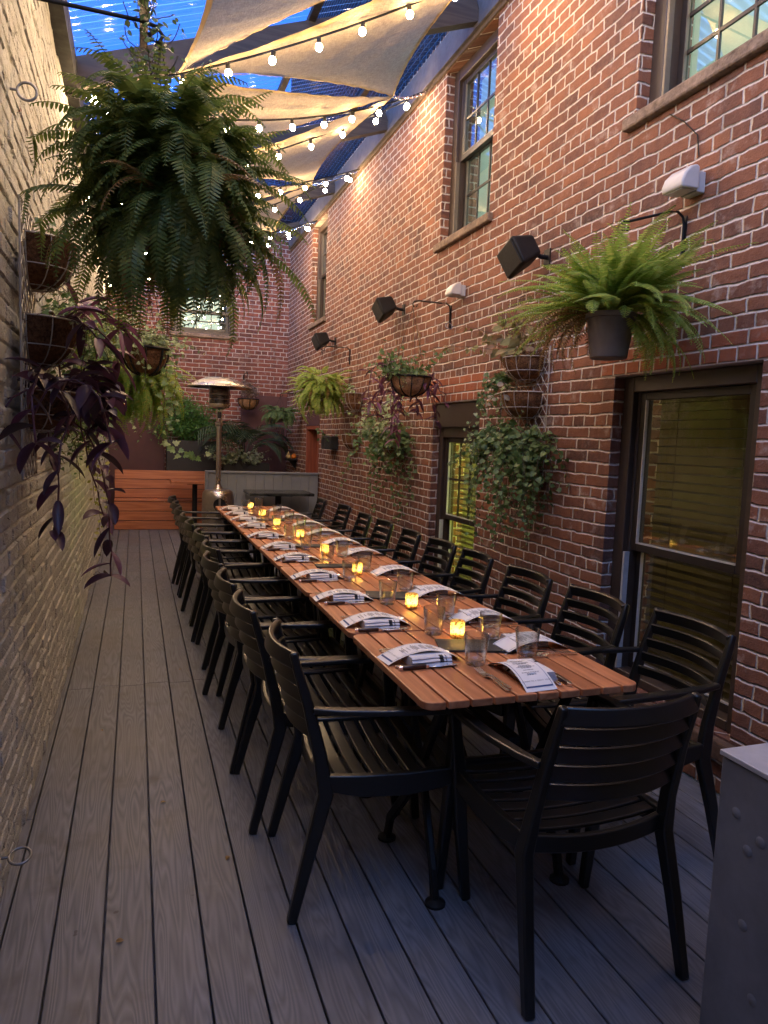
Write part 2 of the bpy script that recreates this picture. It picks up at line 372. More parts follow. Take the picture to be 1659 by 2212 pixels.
def sail_mat():
    m = mat('sail_cloth', (.50,.44,.36), .9, spec=.1); t = NT(m); o = t.obj()
    w = t.noise(t.obj((140,30,30)), 1, 3); w2 = t.noise(t.obj((30,140,30)), 1, 3); n = t.noise(o, 2.2, 4)
    f = t.math('ADD', t.math('MULTIPLY', w.outputs[0], .5), t.math('MULTIPLY', w2.outputs[0], .5))
    c = t.mixc(t.ramp(f, [(.4,(0,0,0)),(.6,(1,1,1))]).outputs[0], (.40,.31,.19), (.56,.45,.28)); c = t.mixc(t.math('MULTIPLY', n.outputs[0], .4), c, (.36,.28,.17))
    t.l(c, t.p.inputs['Base Color']); tr = t.n('ShaderNodeBsdfTranslucent'); t.l(c, tr.inputs[0]); mx = t.n('ShaderNodeMixShader'); mx.inputs[0].default_value = .4
    t.l(t.p.outputs[0], mx.inputs[1]); t.l(tr.outputs[0], mx.inputs[2]); t.l(mx.outputs[0], t.t.nodes['Material Output'].inputs[0])
    t.bump(t.noise(o, 9, 5, .6, 1.5).outputs[0], .02, .6); return m
M_sail = sail_mat()
M_hem = mat('sail_hem', (.42,.30,.15), .9)
# ================================================================== SETTING
XR, XL, YB = 2.44, -0.40, 12.2
gm = MB(); gm.add([(-60,-60,-.25),(60,-60,-.25),(60,60,-.25),(-60,60,-.25)], [(0,1,2,3)])
struct(gm.build('ground', M_ground))
dk = MB(); x = -0.363; k = 0; r_ = random.Random(3)
while x < XR-.01:
    x1 = min(x+.1345, XR-.004); y = -4.0; k += 1
    cuts = [-4.0, .72 if k % 2 else -1.9, 4.36 if k % 2 else 4.38, 8.02 if k % 2 else 7.6, 12.19]
    for a, b in zip(cuts, cuts[1:]): dk.box(x, x1, a+.0015, b-.0015, -.025, 0)
    x += .1405
for a, b in ((-4,2.9),(2.903,5.6),(5.603,12.19)): dk.box(XL-.06, -.369, a, b, -.026, -.0012)
dk.box(XL-.05, XR+.02, -4, 12.19, -.2, -.05)
struct(dk.build('deck', M_deck, bevel=.002, bseg=1))
def wall(name, m, plane, u0, u1, z0, z1, holes, face, back, ztop=None):
    """plane 'x' or 'y'; face/back coordinate along the normal; u is the other horizontal axis"""
    us = sorted({u0,u1,*[h[0] for h in holes],*[h[1] for h in holes]}); zs = sorted({z0,z1,*[h[2] for h in holes],*[h[3] for h in holes]})
    P = (lambda n,u,z: (n,u,z)) if plane == 'x' else (lambda n,u,z: (u,n,z))
    b = MB()
    inside = lambda u,z: any(h[0] < u < h[1] and h[2] < z < h[3] for h in holes)
    for ua, ub in zip(us, us[1:]):
        for za, zb in zip(zs, zs[1:]):
            if inside((ua+ub)/2, (za+zb)/2): continue
            for n in (face, back): b.add([P(n,ua,za),P(n,ub,za),P(n,ub,zb),P(n,ua,zb)], [(0,1,2,3)])
    for h in holes:
        a, c, e, g = h
        for q in ([(face,a,e),(back,a,e),(back,a,g),(face,a,g)], [(face,c,e),(back,c,e),(back,c,g),(face,c,g)],
                  [(face,a,e),(back,a,e),(back,c,e),(face,c,e)], [(face,a,g),(back,a,g),(back,c,g),(face,c,g)]):
            b.add([P(*p) for p in q], [(0,1,2,3)])
    for q in ([(face,u0,z1),(back,u0,z1),(back,u1,z1),(face,u1,z1)], [(face,u0,z0),(back,u0,z0),(back,u0,z1),(face,u0,z1)], [(face,u1,z0),(back,u1,z0),(back,u1,z1),(face,u1,z1)]):
        b.add([P(*p) for p in q], [(0,1,2,3)])
    return b.build(name, m)
HOLES = [(2.31,3.27,3.22,4.54),(4.90,5.80,3.18,4.56),(9.72,10.55,3.15,4.54),(2.32,3.29,.26,1.89),(4.88,5.77,.26,1.83),(9.86,10.62,0,1.67)]
w = wall('brick_wall', M_brick, 'x', -4.0, YB+.3, 0, 7.5, HOLES, XR, XR+.32)
tag(w, 'long red brick side wall with windows along the right of the dining table', 'wall')
BH = [(.58,1.53,3.12,4.02)]
w = wall('brick_wall', M_brickb, 'y', -.9, XR, 0, 6.5, BH, YB, YB+.3)
tag(w, 'dark red brick end wall with one window behind the patio heater', 'wall')
w = wall('brick_wall', M_brickb, 'y', -3.0, XR+.3, -.2, 6.5, [], -4.0, -4.3)
tag(w, 'unseen red brick wall added behind the viewer to block horizon light', 'wall')  # out of view, added to keep low sky light from leaking in
# painted left wall with real relief
def vnoise(x, y, seed):
    r = np.random.RandomState(seed); g = r.rand(256,256); xi = np.floor(x).astype(int); yi = np.floor(y).astype(int)
    fx = x-xi; fy = y-yi; fx = fx*fx*(3-2*fx); fy = fy*fy*(3-2*fy)
    A = g[xi%256,yi%256]; B = g[(xi+1)%256,yi%256]; D = g[xi%256,(yi+1)%256]; E_ = g[(xi+1)%256,(yi+1)%256]
    return (A*(1-fx)+B*fx)*(1-fy)+(D*(1-fx)+E_*fx)*fy-.5
def left_wall():
    ys = np.concatenate([np.linspace(-4,1.2,60), np.arange(1.21,4.2,.008), np.arange(4.2,6.5,.0125), np.arange(6.5,9,.02), np.arange(9,12.21,.035)])
    zs = np.arange(-.1,3.665,.0058); Y, Z = np.meshgrid(ys, zs)
    Yw = Y+.010*vnoise(Y*9,Z*9,1); Zw = Z+.004*vnoise(Y*7,Z*12,3)+.016*vnoise(Y*.8,Z*.8,4)
    row = np.floor(Zw/.0677).astype(int); head = (row % 6) == 0; bw = np.where(head,.106,.212)
    uu = Yw/bw+np.where(row%2==0,0,.5); col = np.floor(uu).astype(int)
    du = np.minimum(uu-col,1-(uu-col))*bw; dz = np.minimum(Zw/.0677-row,1-(Zw/.0677-row))*.0677
    d = np.minimum(du,dz); m = np.clip((d-.0035)/.0035,0,1); m = m*m*(3-2*m)
    R_ = np.random.RandomState(5).rand(512,512); br = R_[row%512, col%512]
    h = m*(.0072+.0050*(br-.4))+.0026*vnoise(Y*11,Z*26,6)+.0022*vnoise(Y*30,Z*46,7)+.014*vnoise(Y*1.7,Z*1.3,8)
    pit = vnoise(Y*16,Z*26,9); h -= np.clip(pit-.37,0,1)*.12*m; R2 = np.random.RandomState(9).rand(512,512)[row%512,col%512]; h -= (R2 > .955)*.007*m
    X = XL+h-.004-np.clip(Z-2.2,0,2)*.02; ny, nz = len(ys), len(zs)
    V = np.stack([X,Y,Z],-1).reshape(-1,3).astype(np.float32)
    i = np.arange(nz-1)[:,None]*ny+np.arange(ny-1)[None,:]; F = np.stack([i,i+1,i+ny+1,i+ny],-1).reshape(-1,4)
    # outer face and top
    n0 = len(V); V = np.vstack([V, np.array([(XL-.35,-4,-.1),(XL-.35,YB,-.1),(XL-.35,YB,zs[-1]),(XL-.35,-4,zs[-1])],np.float32)])
    me = bpy.data.meshes.new('painted_brick_wall'); me.vertices.add(len(V)); me.vertices.foreach_set('co', V.ravel())
    extra = [(n0,n0+1,n0+2,n0+3),(n0-ny,n0-1,n0+2,n0+3),(0,n0-ny,n0+3,n0),(ny-1,n0-1,n0+2,n0+1)]
    F = np.vstack([F, np.array(extra)]).astype(np.int32)
    me.loops.add(F.size); me.loops.foreach_set('vertex_index', F.ravel()); me.polygons.add(len(F))
    me.polygons.foreach_set('loop_start', np.arange(len(F))*4); me.update(calc_edges=True); me.materials.append(M_paint)
    me.shade_smooth(); me.set_sharp_from_angle(angle=rad(50))
    o = bpy.data.objects.new('painted_brick_wall', me); C.objects.link(o); return o
tag(left_wall(), 'lumpy cream painted brick wall along the left side of the deck', 'wall')
# ------------------------------------------------------------------ roof
def zr(x): return 4.86-.36*(XR-x)
SL = math.atan(.36)
def slope_dir(x0, x1, y, dz): return [(x0,y,zr(x0)+dz),(x1,y,zr(x1)+dz)]
rf = thing('patio_roof', 'clear corrugated patio roof on dark timber rafters above the string lights', 'roof', (0,0,3.6))
def inr(mb, name, m, **kw): mb.v = [(a,b,c-3.6) for a,b,c in mb.v]; return mb.build(name, m, rf, **kw)
cr = MB(); Y0, Y1 = 1.6, YB-.01; n = int((Y1-Y0)/.0762*8); vs = []
for i in range(n+1):
    y = Y0+(Y1-Y0)*i/n; dz = .0085*math.sin(2*PI*y/.0762)
    for xx in (XL-.25, XR-.012): vs.append((xx, y, zr(xx)+dz+.02))
cr.add(vs, [(2*i,2*i+1,2*i+3,2*i+2) for i in range(n)])
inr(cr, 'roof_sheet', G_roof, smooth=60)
for y in (1.65,3.2,5.2,7.24,9.27,11.3):
    b = MB(); b.sweep(slope_dir(XL-.1, XR-.045, y, -.12), (.09,.18)); inr(b, 'rafter', M_beam)
for px in (.04, 1.14, 1.98):
    b = MB(); z = zr(px); b.box(px-.025, px+.025, Y0+.02, YB-.03, z-.035, z+.004); inr(b, 'purlin', M_beam)
b = MB(); b.box(XR-.042, XR-.002, Y0, YB-.03, 4.60, 4.82); inr(b, 'ledger_board', speck('grey_board', (.12,.105,.105), .7, 0, .25, 14))
b = MB(); b.box(XR-.018, XR-.001, Y0, YB-.04, 4.565, 4.597); inr(b, 'flashing', speck('old_edge_board', (.13,.085,.05), .8, 0, .3, 20))
b = MB(); b.box(XL-.14, XL+.045, Y0, YB-.03, 3.64, 3.80); inr(b, 'gutter', M_black)
# ------------------------------------------------------------------ windows
def window(label, y0, y1, z0, z1, depth=.07, glass=None, header=0.0, muntin=(2,1), blinds=False, room=(.9,.8,.5), glow=0.0, sill=True, face='x', yb=None, side=None, split=.5, lowmunt=True):
    """built in a local frame: local x along the wall, local y into the wall, z up"""
    w_ = y1-y0; h = z1-z0
    if face == 'x': root = thing('window', label, 'window', (XR, y1, z0), -PI/2)      # local x -> -Y, local y -> +X
    else: root = thing('window', label, 'window', (y0, YB, z0), 0)
    g = .004; fw = .095 if (sill and face == 'x') else .055 if sill else .085
    b = MB(); d = depth
    b.box(g,fw,d,d+.12,g,h-g); b.box(w_-fw,w_-g,d,d+.12,g,h-g); b.box(fw,w_-fw,d,d+.12,g,.05); b.box(fw,w_-fw,d,d+.12,h-fw-header,h-g)
    b.box(fw,fw+.02,d+.03,d+.12,.05,h-fw-header); b.box(w_-fw-.02,w_-fw,d+.03,d+.12,.05,h-fw-header)
    b.build('window_frame', M_frame, root, bevel=.004, bseg=1)
    ix0, ix1, iz0, iz1 = fw+.02, w_-fw-.02, .05, h-fw-header; zm = iz0+(iz1-iz0)*split; st = .042
    for nm, a, c, dy in (('upper_sash', zm-.02, iz1, d+.035), ('lower_sash', iz0, zm+.02, d+.075)):
        s_ = MB(); s_.box(ix0,ix0+st,dy,dy+.035,a,c); s_.box(ix1-st,ix1,dy,dy+.035,a,c); s_.box(ix0+st,ix1-st,dy,dy+.035,a,a+st); s_.box(ix0+st,ix1-st,dy,dy+.035,c-st,c)
        so = s_.build(nm, M_framed, root, bevel=.003, bseg=1)
        gl = MB(); gl.add([(ix0+st-.003,dy+.018,a+st-.003),(ix1-st+.003,dy+.018,a+st-.003),(ix1-st+.003,dy+.018,c-st+.003),(ix0+st-.003,dy+.018,c-st+.003)],[(0,1,2,3)]); gl.build('pane', glass or G_win, so)
        if muntin and (lowmunt or nm == 'upper_sash'):
            q = MB(); nv, nh = muntin
            for i in range(nv):
                xx = ix0+st+(ix1-ix0-2*st)*(i+1)/(nv+1); q.box(xx-.007,xx+.007,dy+.010,dy+.024,a+st,c-st)
            for i in range(nh):
                zz = a+st+(c-a-2*st)*(i+1)/(nh+1); q.box(ix0+st,ix1-st,dy+.011,dy+.0225,zz-.009,zz+.009)
            q.build('muntin_bars', M_framed, so)
        e = MB(); e.box(ix0+st,ix0+st+.006,dy-.002,dy+.014,a+st,c-st); e.box(ix0+st,ix1-st,dy-.002,dy+.014,a+st-.002,a+st+.005)
        e.build('glazing_bead', M_alu if not sill else M_bead, so)
    t_ = MB(); t_.box(ix0-.008,ix0+.006,d-.004,d+.028,iz0,zm-.03); t_.build('sash_track', M_alu if not sill else M_bead, root)
    if sill:
        s_ = MB(); s_.box(-.06,w_+.06,-.042,d+.02,-.068,-.004); s_.build('stone_sill', M_sill, root, bevel=.012, bseg=2)
    # room behind the glass
    r = MB(); D = 1.3; x0, x1 = -.25, w_+.25; zz0, zz1 = -.25, h+.1; dd = .33
    r.add([(x0,D,zz0),(x1,D,zz0),(x1,D,zz1),(x0,D,zz1),(x0,dd,zz0),(x1,dd,zz0),(x1,dd,zz1),(x0,dd,zz1)], [(0,1,2,3),(0,4,5,1),(3,2,6,7),(0,3,7,4),(1,5,6,2)])
    r.build('room_lining', M_inner2 if glow > .5 and sill else M_inner, root)
    if glow:
        q = MB(); a0, a1 = side or (.1, w_-.1); q.box(a0,a1,D-.05,D-.02,.1,h-.1); q.build('glow_panel', emis('window_glow', room, glow), root)  # glowing panel: lit room downstairs, imitated sky reflection in the upper windows
    if blinds:
        q = MB(); zz = iz0+.02
        while zz < iz1-.02:
            q.tbox(T(0,d+.175,zz) @ Matrix.Rotation(rad(blinds),4,'X'), ix0,ix1,-.024,.024,-.0015,.0015); zz += .046
        for xx in (ix0+.16, ix1-.16): q.box(xx-.002,xx+.002,d+.148,d+.150,iz0,iz1)
        q.build('blind', M_blind, root)
    if header:
        q = MB(); q.box(g,w_-g,.018,d-.002,h-header,h-g); q.build('head_board', M_frame, root, bevel=.004, bseg=1)
    return root
window('large brown sash window high on the wall over the light fitting, at the top right', 2.31,3.27,3.22,4.54, room=(.60,.82,.70), glow=.55, muntin=(2,2))
window('tall brown sash window high above the wall speakers, under the roof edge', 4.90,5.80,3.18,4.56, room=(.6,.85,.75), glow=.6, muntin=(2,1))
window('small brown sash window high on the brick wall, farthest along it', 9.72,10.55,3.15,4.54, room=(.6,.85,.6), glow=.55, muntin=(1,1))
window('big dark window behind the nearest black chairs, brown blinds inside', 2.32,3.29,.26,1.89, header=.0, glass=G_low, muntin=None, blinds=6, room=(.9,.62,.22), glow=.30, side=(.50,.78), sill=False, split=.45, depth=.06, lowmunt=False)
window('narrow lower window glowing yellow green between the ivy planters', 4.88,5.77,.26,1.83, header=.20, glass=G_low, blinds=6, room=(.88,.95,.16), glow=1.5, side=(.45,.95), sill=False, split=.45, depth=.06, lowmunt=False)
window('upper window in the end wall mirroring the string lights', .58,1.53,3.12,4.02, room=(.55,.62,.5), glow=.12, face='y', muntin=(2,1), split=.38)
for i, (y0,y1,z0,z1,lab) in enumerate(((2.30,3.42,1.893,2.03,'orange brick lintel over the big dark window'),(4.84,5.86,1.833,2.035,'orange brick lintel over the narrow glowing window'))):
    b = MB(); b.box(-.003,.1,0,y1-y0,0,z1-z0); tag(b.build('brick_lintel', M_lintel, loc=(XR,y0,z0)), lab, 'lintel', 'orange brick lintels')
b = MB(); b.box(-.004,.1,0,.80,0,.20); tag(b.build('brick_lintel', M_maroon, loc=(XR,9.84,1.674)), 'plain maroon lintel above the red wooden doorway', 'lintel')
b = MB(); b.box(-.045,.3,0,1.12,0,.085); tag(b.build('door_step', speck('old_step',(.15,.09,.06),.85,0,.4,18,.2,.008), loc=(XR,2.26,.165), bevel=.01), 'worn brick ledge below the big dark window', 'ledge')
t = thing('doorway', 'red stained wooden doorway at the far end of the right wall', 'door', (XR,9.86,0))
b = MB(); b.box(-.012,.30,.002,.05,0,1.665); b.box(-.012,.30,.71,.758,0,1.665); b.box(-.012,.30,.05,.71,1.62,1.665); b.build('door_frame', M_jamb, t, bevel=.003)
b = MB(); b.box(.24,.28,.05,.71,.01,1.62); b.build('door_leaf', M_jamb, t)
# ------------------------------------------------------------------ end of the patio
b = MB()
for (x0,x1,z0,z1,lab) in ((-.42,.45,0,1.86,'flat maroon panel on the end wall above the left of the bench'),(1.66,2.435,0,2.17,'tall maroon panel in the far corner behind the palm')):
    p = MB(); p.box(0,x1-x0,0,.05,0,z1-z0); tag(p.build('painted_panel', M_maroon, loc=(x0,YB-.06,z0), bevel=.004), lab, 'wall panel', 'maroon panels on the end wall')
t = thing('bench', 'long cedar slat bench with high back across the end of the patio', 'bench', (-.30,11.44,0))
sl = MB()
for i in range(3): sl.box(0,1.38,0,.022,.008+i*.143,.141+i*.143)
sl.build('front_slats', M_bench, t, bevel=.003)
b = MB()
for i in range(3): b.box(0,1.38,i*.118,i*.118+.113,.437,.457)
b.build('seat', M_bench, t, bevel=.003)
b = MB()
for i in range(3): b.tbox(T(0,.36,.465) @ Matrix.Rotation(rad(-6),4,'X'), 0,1.38,0,.022,i*.147,.138+i*.147)
b.build('backrest', M_bench, t, bevel=.003)
t = thing('pedestal_table', 'small cedar topped table on a black post beside the bench', 'table', (.86,11.25,0))
b = MB(); b.box(-.36,.36,-.26,.26,.745,.785); b.build('tabletop', M_bench, t, bevel=.004)
b = MB(); b.tube([(0,0,.02),(0,0,.73)], .038, 14); b.box(-.12,.12,-.12,.12,.728,.744); b.build('post', M_black, t, smooth=40)
b = MB(); b.lathe([(0,.03),(.05,.03),(.2,.012),(.21,0),(0,0)], 20); b.build('base', M_black, t, smooth=40)
t = thing('partition', 'low grey boarded partition between the heater and the brick wall', 'partition', (.90,9.78,0))
b = MB()
for i in range(12): b.box(.02+i*.125,.02+i*.125+.122,0,.02,.02,.985)
b.box(.0,1.53,.02,.05,0,.985); b.build('boards', M_grey, t, bevel=.003)
b = MB(); b.box(-.02,1.535,-.02,.07,.986,1.012); b.box(-.02,.018,-.012,.06,0,.985); b.build('cap_rail', M_grey, t, bevel=.003)
t = thing('bistro_table', 'dark stone topped table in front of the grey partition', 'table', (1.79,9.38,0))
b = MB(); b.box(-.42,.42,-.30,.30,.738,.775); b.build('tabletop', M_marble, t, bevel=.006)
b = MB(); b.tube([(0,0,.02),(0,0,.73)], .04, 14); b.box(-.16,.16,-.16,.16,.722,.737); b.build('post', M_black, t, smooth=40)
b = MB(); b.lathe([(0,.03),(.06,.03),(.22,.012),(.23,0),(0,0)], 20); b.build('base', M_black, t, smooth=40)
# planters at the back
for (x0,x1,y0,z1,lab) in ((.47,1.28,11.88,1.38,'tall dark grey trough planter holding the green bush'),(1.32,2.05,11.55,1.06,'low dark planter box behind the grey partition')):
    t = thing('planter', lab, 'planter', (x0,y0,0)); w_ = x1-x0; d = .26
    b = MB(); b.box(0,w_,0,.02,0,z1); b.box(0,w_,d-.02,d,0,z1); b.box(0,.02,.02,d-.02,0,z1); b.box(w_-.02,w_,.02,d-.02,0,z1); b.build('trough', M_planter, t, bevel=.004)
    b = MB(); b.box(.02,w_-.02,.02,d-.02,z1-.1,z1-.05); b.build('soil', M_soil, t)
# patio heater
t = thing('patio_heater', 'tall steel mushroom patio heater at the far end of the tables', 'heater', (1.0,9.3,0))
b = MB(); b.lathe([(0,.02),(.19,.02),(.20,.05),(.20,.70),(.192,.76),(.17,.79),(.06,.805),(.035,.86)], 40); b.build('base_housing', M_steel, t, smooth=35)
b = MB(); b.lathe([(0,0),(.075,0),(.078,.004),(.078,.012)], 24); 
b.v = [(p[0], -.199-p[2]*.4, .62+p[1]) for p in b.v]; b.build('valve_opening', M_black, t, smooth=30)
b = MB(); b.tube([(0,0,.80),(0,0,1.62)], .031, 20); b.build('pole', M_steel, t, smooth=40)
b = MB()
for k in range(4):
    a = PI/4+k*PI/2; b.tube([(.038*math.cos(a),.038*math.sin(a),1.60),(.038*math.cos(a),.038*math.sin(a),1.84)], .007, 6)
b.lathe([(.045,1.60),(.05,1.61),(.05,1.64),(.03,1.66)], 16); b.build('burner_struts', M_steel, t, smooth=40)
b = MB(); b.lathe([(0,1.70),(.03,1.70),(.03,1.76),(.02,1.78),(0,1.78)], 12); b.build('pilot_control', M_black, t, smooth=40)
b = MB(); b.lathe([(.07,1.82),(.125,1.84),(.13,1.86),(.13,1.88)], 28); b.lathe([(.131,1.93),(.134,1.935),(.131,1.94)], 28); b.lathe([(.131,1.99),(.134,1.995),(.131,2.0)], 28)
b.lathe([(.04,1.86),(.06,1.90),(.05,1.96),(.0,1.98)], 16); b.build('burner', M_steel, t, smooth=40)
b = MB(); b.lathe([(.128,1.87),(.128,2.13)], 28); b.build('emitter_screen', G_heat, t, smooth=60)
b = MB(); b.lathe([(0,2.215),(.10,2.212),(.20,2.19),(.30,2.15),(.385,2.105),(.40,2.085),(.395,2.08),(.30,2.135),(.20,2.17),(0,2.19)], 48); b.build('reflector_hood', M_steel, t, smooth=50)
# shelf with gourds
t = thing('wall_shelf', 'little black corner shelf on the brick beside the doorway', 'shelf', (XR,11.35,1.13))
b = MB(); b.box(-.17,-.001,-.13,.13,0,.022); b.build('board', M_black, t, bevel=.002)
b = MB(); b.prism([(0,0),(-.13,0),(0,-.15)],-.01,.01); b.v = [(p[0]-.001,p[2],p[1]-.001) for p in b.v]; b.build('bracket', M_black, t)
for (dx,dy,sc,m,lab,st) in ((-.12,.03,.042,M_gourdy,'cream striped gourd on the little black shelf',1),(-.05,-.05,.045,M_gourdo,'round orange gourd on the little black shelf',0)):
    b = MB(); pr = [(0,0),(sc*.7,.006),(sc,sc*.7),(sc*.85,sc*1.3),(sc*.45,sc*1.75),(sc*.2,sc*(2.6 if st else 1.9)),(0,sc*(2.75 if st else 1.95))]
    b.lathe(pr, 14); o = tag(b.build('gourd', m, loc=(XR+dx,11.35+dy,1.153), smooth=70), lab, 'gourd', 'gourds on the shelf')
# ================================================================== SAILS AND STRING LIGHTS
LT = [(.25,3.1,3.72),(.25,5.05,3.80),(.24,7.15,3.83),(.24,9.2,3.84),(.24,11.2,3.84)]
RT = [(2.0,1.9,4.36),(2.0,3.88,4.38),(1.99,5.85,4.31),(1.91,8.42,4.40),(1.87,10.45,4.38)]
HR = [(XR-.01,2.16,4.60),(XR-.01,4.19,4.60),(XR-.01,6.22,4.59),(XR-.01,8.23,4.59),(XR-.01,10.26,4.56)]
HL = [(-.44,3.2,3.60),(-.44,5.2,3.60),(-.44,7.2,3.60),(-.44,9.2,3.60),(-.44,11.2,3.60)]
def sail(A, B_, D, label, seed):
    A, B_, D = map(Vector, (A,B_,D)); G = (A+B_+D)/3; N = 34; vs = []; idx = {}
    r = np.random.RandomState(seed); ph = r.rand(6)*6
    for i in range(N+1):
        for j in range(N+1-i):
            a, b = i/N, j/N; c = 1-a-b; p = A*a+B_*b+D*c
            # hollow edges
            for (u, v_, w_, P, Q, O) in ((a,b,c,A,B_,D),(b,c,a,B_,D,A),(c,a,b,D,A,B_)):
                mid = (P+Q)/2; p += (O-mid).normalized()*(P-Q).length*.055*4*u*v_*(1-w_)**3
            e = min(a,b,c)
            z = -.05*27*a*b*c + .010*math.sin(9*a+4*b+ph[0])*(1-max(a,b,c))+.005*math.sin(34*(a-b)*(.6+max(a,b,c))+ph[1])*max(a,b,c)
            z += .006*math.sin(60*c+25*a+ph[2])*e*3
            idx[(i,j)] = len(vs); vs.append(p+Vector((0,0,z)))
    o = vs[0].copy() if False else A.copy(); fs = []
    for i in range(N):
        for j in range(N-i):
            fs.append((idx[(i,j)],idx[(i+1,j)],idx[(i,j+1)]))
            if j < N-i-1: fs.append((idx[(i+1,j)],idx[(i+1,j+1)],idx[(i,j+1)]))
    root = thing('shade_sail', label, 'shade sail', A, 0, 'shade sails under the roof')
    b = MB(); b.add([p-o for p in vs], fs); b.build('cloth', M_sail, root, smooth=80)
    h = MB()
    rim = [vs[idx[(i,0)]] for i in range(N+1)], [vs[idx[(N-i,i)]] for i in range(N+1)], [vs[idx[(0,N-i)]] for i in range(N+1)]
    for line in rim:
        n = len(line); V = []
        for q in line:
            inn = (Vector((G.x,G.y,q.z))-q).normalized(); V += [q-o-Vector((0,0,.004)), q+inn*.035-o-Vector((0,0,.006))]
        h.add(V, [(2*k,2*k+1,2*k+3,2*k+2) for k in range(n-1)])
    h.build('hem', M_hem, root, smooth=80)
    return root
sail(RT[1], LT[1], LT[0], 'greyish sail nearest the viewer, top left, hanging point down', 1)
sail(RT[1], RT[2], LT[1], 'largest beige sail, its wide corner held by the nearest visible chain', 2)
sail(RT[2], LT[2], LT[1], 'narrow beige sail tucked behind the far edge of the largest sail', 3)
sail(RT[2], RT[3], LT[2], 'beige sail in the middle of the row, tip held by the second chain', 4)
sail(RT[3], LT[3], LT[2], 'narrow beige sail half hidden behind the hanging fern tips', 5)
sail(RT[3], RT[4], LT[3], 'farthest beige sail, tip held by the third chain near the end wall', 6)
def chain(a, b_, label):
    a, b_ = Vector(a), Vector(b_); L = (b_-a).length; n = max(4,int(L/.038)); root = MB()
    for k in range(n):
        s_ = (k+.5)/n; p = a.lerp(b_, s_)+Vector((0,0,-.03*4*s_*(1-s_))); d = (b_-a).normalized()
        q = d.to_track_quat('X','Z').to_matrix().to_4x4() @ Matrix.Rotation(PI/2*(k%2),4,'X')
        root.torus(p-a, .012, .0035, seg=10, sub=5, M=q, sx=1.9)
    root.tube([(0,0,0),(.03,0,.005)], .008, 6)
    tag(root.build('sail_chain', M_chrome, loc=a, smooth=60), label, 'chain', 'chains holding the sails to the wall')
for k, w_ in ((2,'nearest visible steel chain tying a sail tip to the wall under the roof'),(3,'middle steel chain tying a sail tip to the brick wall'),(4,'farthest steel chain tying a sail tip beside the small high window')):
    chain(HR[k], RT[k], w_)
bulb0 = MB(); bulb0.lathe([(0,-.048),(.012,-.0455),(.0195,-.036),(.0222,-.025),(.0195,-.013),(.0125,-.004),(.010,0)], 14)
sock0 = MB(); sock0.lathe([(.013,-.006),(.0145,0),(.014,.03),(.006,.036),(0,.036)], 10)
bulb_me = bulb0.build('bulb', E_bulb, smooth=80); sock_me = sock0.build('socket', M_black, smooth=50)
def string_light(hr, hl, sag, ph, label):
    hr, hl = Vector(hr), Vector(hl); root = thing('string_light', label, 'string light', hr, 0, 'string lights crossing under the roof')
    P = lambda s_: hr.lerp(hl, s_)+Vector((0,0,-sag*4*s_*(1-s_)))-hr
    b = MB(); b.tube([P(i/24) for i in range(25)], .0045, 5); b.tube([P(i/24)+Vector((0,0,.008)) for i in range(25)], .003, 4); b.build('cable', M_black, root)
    s_ = ph/2.88
    while s_ < .985:
        p = P(s_)+Vector((rng.uniform(-.01,.01),rng.uniform(-.01,.01),-.036))
        o = bpy.data.objects.new('bulb', bulb_me.data); C.objects.link(o); o.parent = root; o.location = p; o.rotation_euler = (rng.uniform(-.12,.12),rng.uniform(-.12,.12),0)
        q = bpy.data.objects.new('socket', sock_me.data); C.objects.link(q); q.parent = o
        s_ += .267/2.88
string_light(HR[0], (-.44,1.2,3.6), .14, .2, 'unseen string light run added just in front of the viewer for warm light')  # added out of view to warm the foreground
string_light(HR[0], HL[0], .14, .2, 'second unseen string light run added overhead for warm light')  # also unseen, put in for more warm light near the viewer
string_light(HR[1], HL[0], .14, .2, 'string light run nearest the viewer, mostly above the picture')
string_light(HR[1], HL[1], .13, .29, 'string light along the near edge of the largest sail')
string_light(HR[2], HL[1], .20, .22, 'string light over the blue roof gap behind the largest sail')
string_light(HR[2], HL[2], .13, .16, 'string light slanting across the middle beige sail')
string_light(HR[3], HL[2], .12, .17, 'string light crossing behind the middle sail tip')
string_light(HR[3], HL[3], .13, .11, 'string light slanting across the farthest beige sail')
string_light(HR[4], HL[3], .12, .18, 'string light behind the farthest sail tip')
string_light(HR[4], HL[4], .13, .12, 'string light nearest the end wall, above its window')
for o in (bulb_me, sock_me): bpy.data.objects.remove(o)
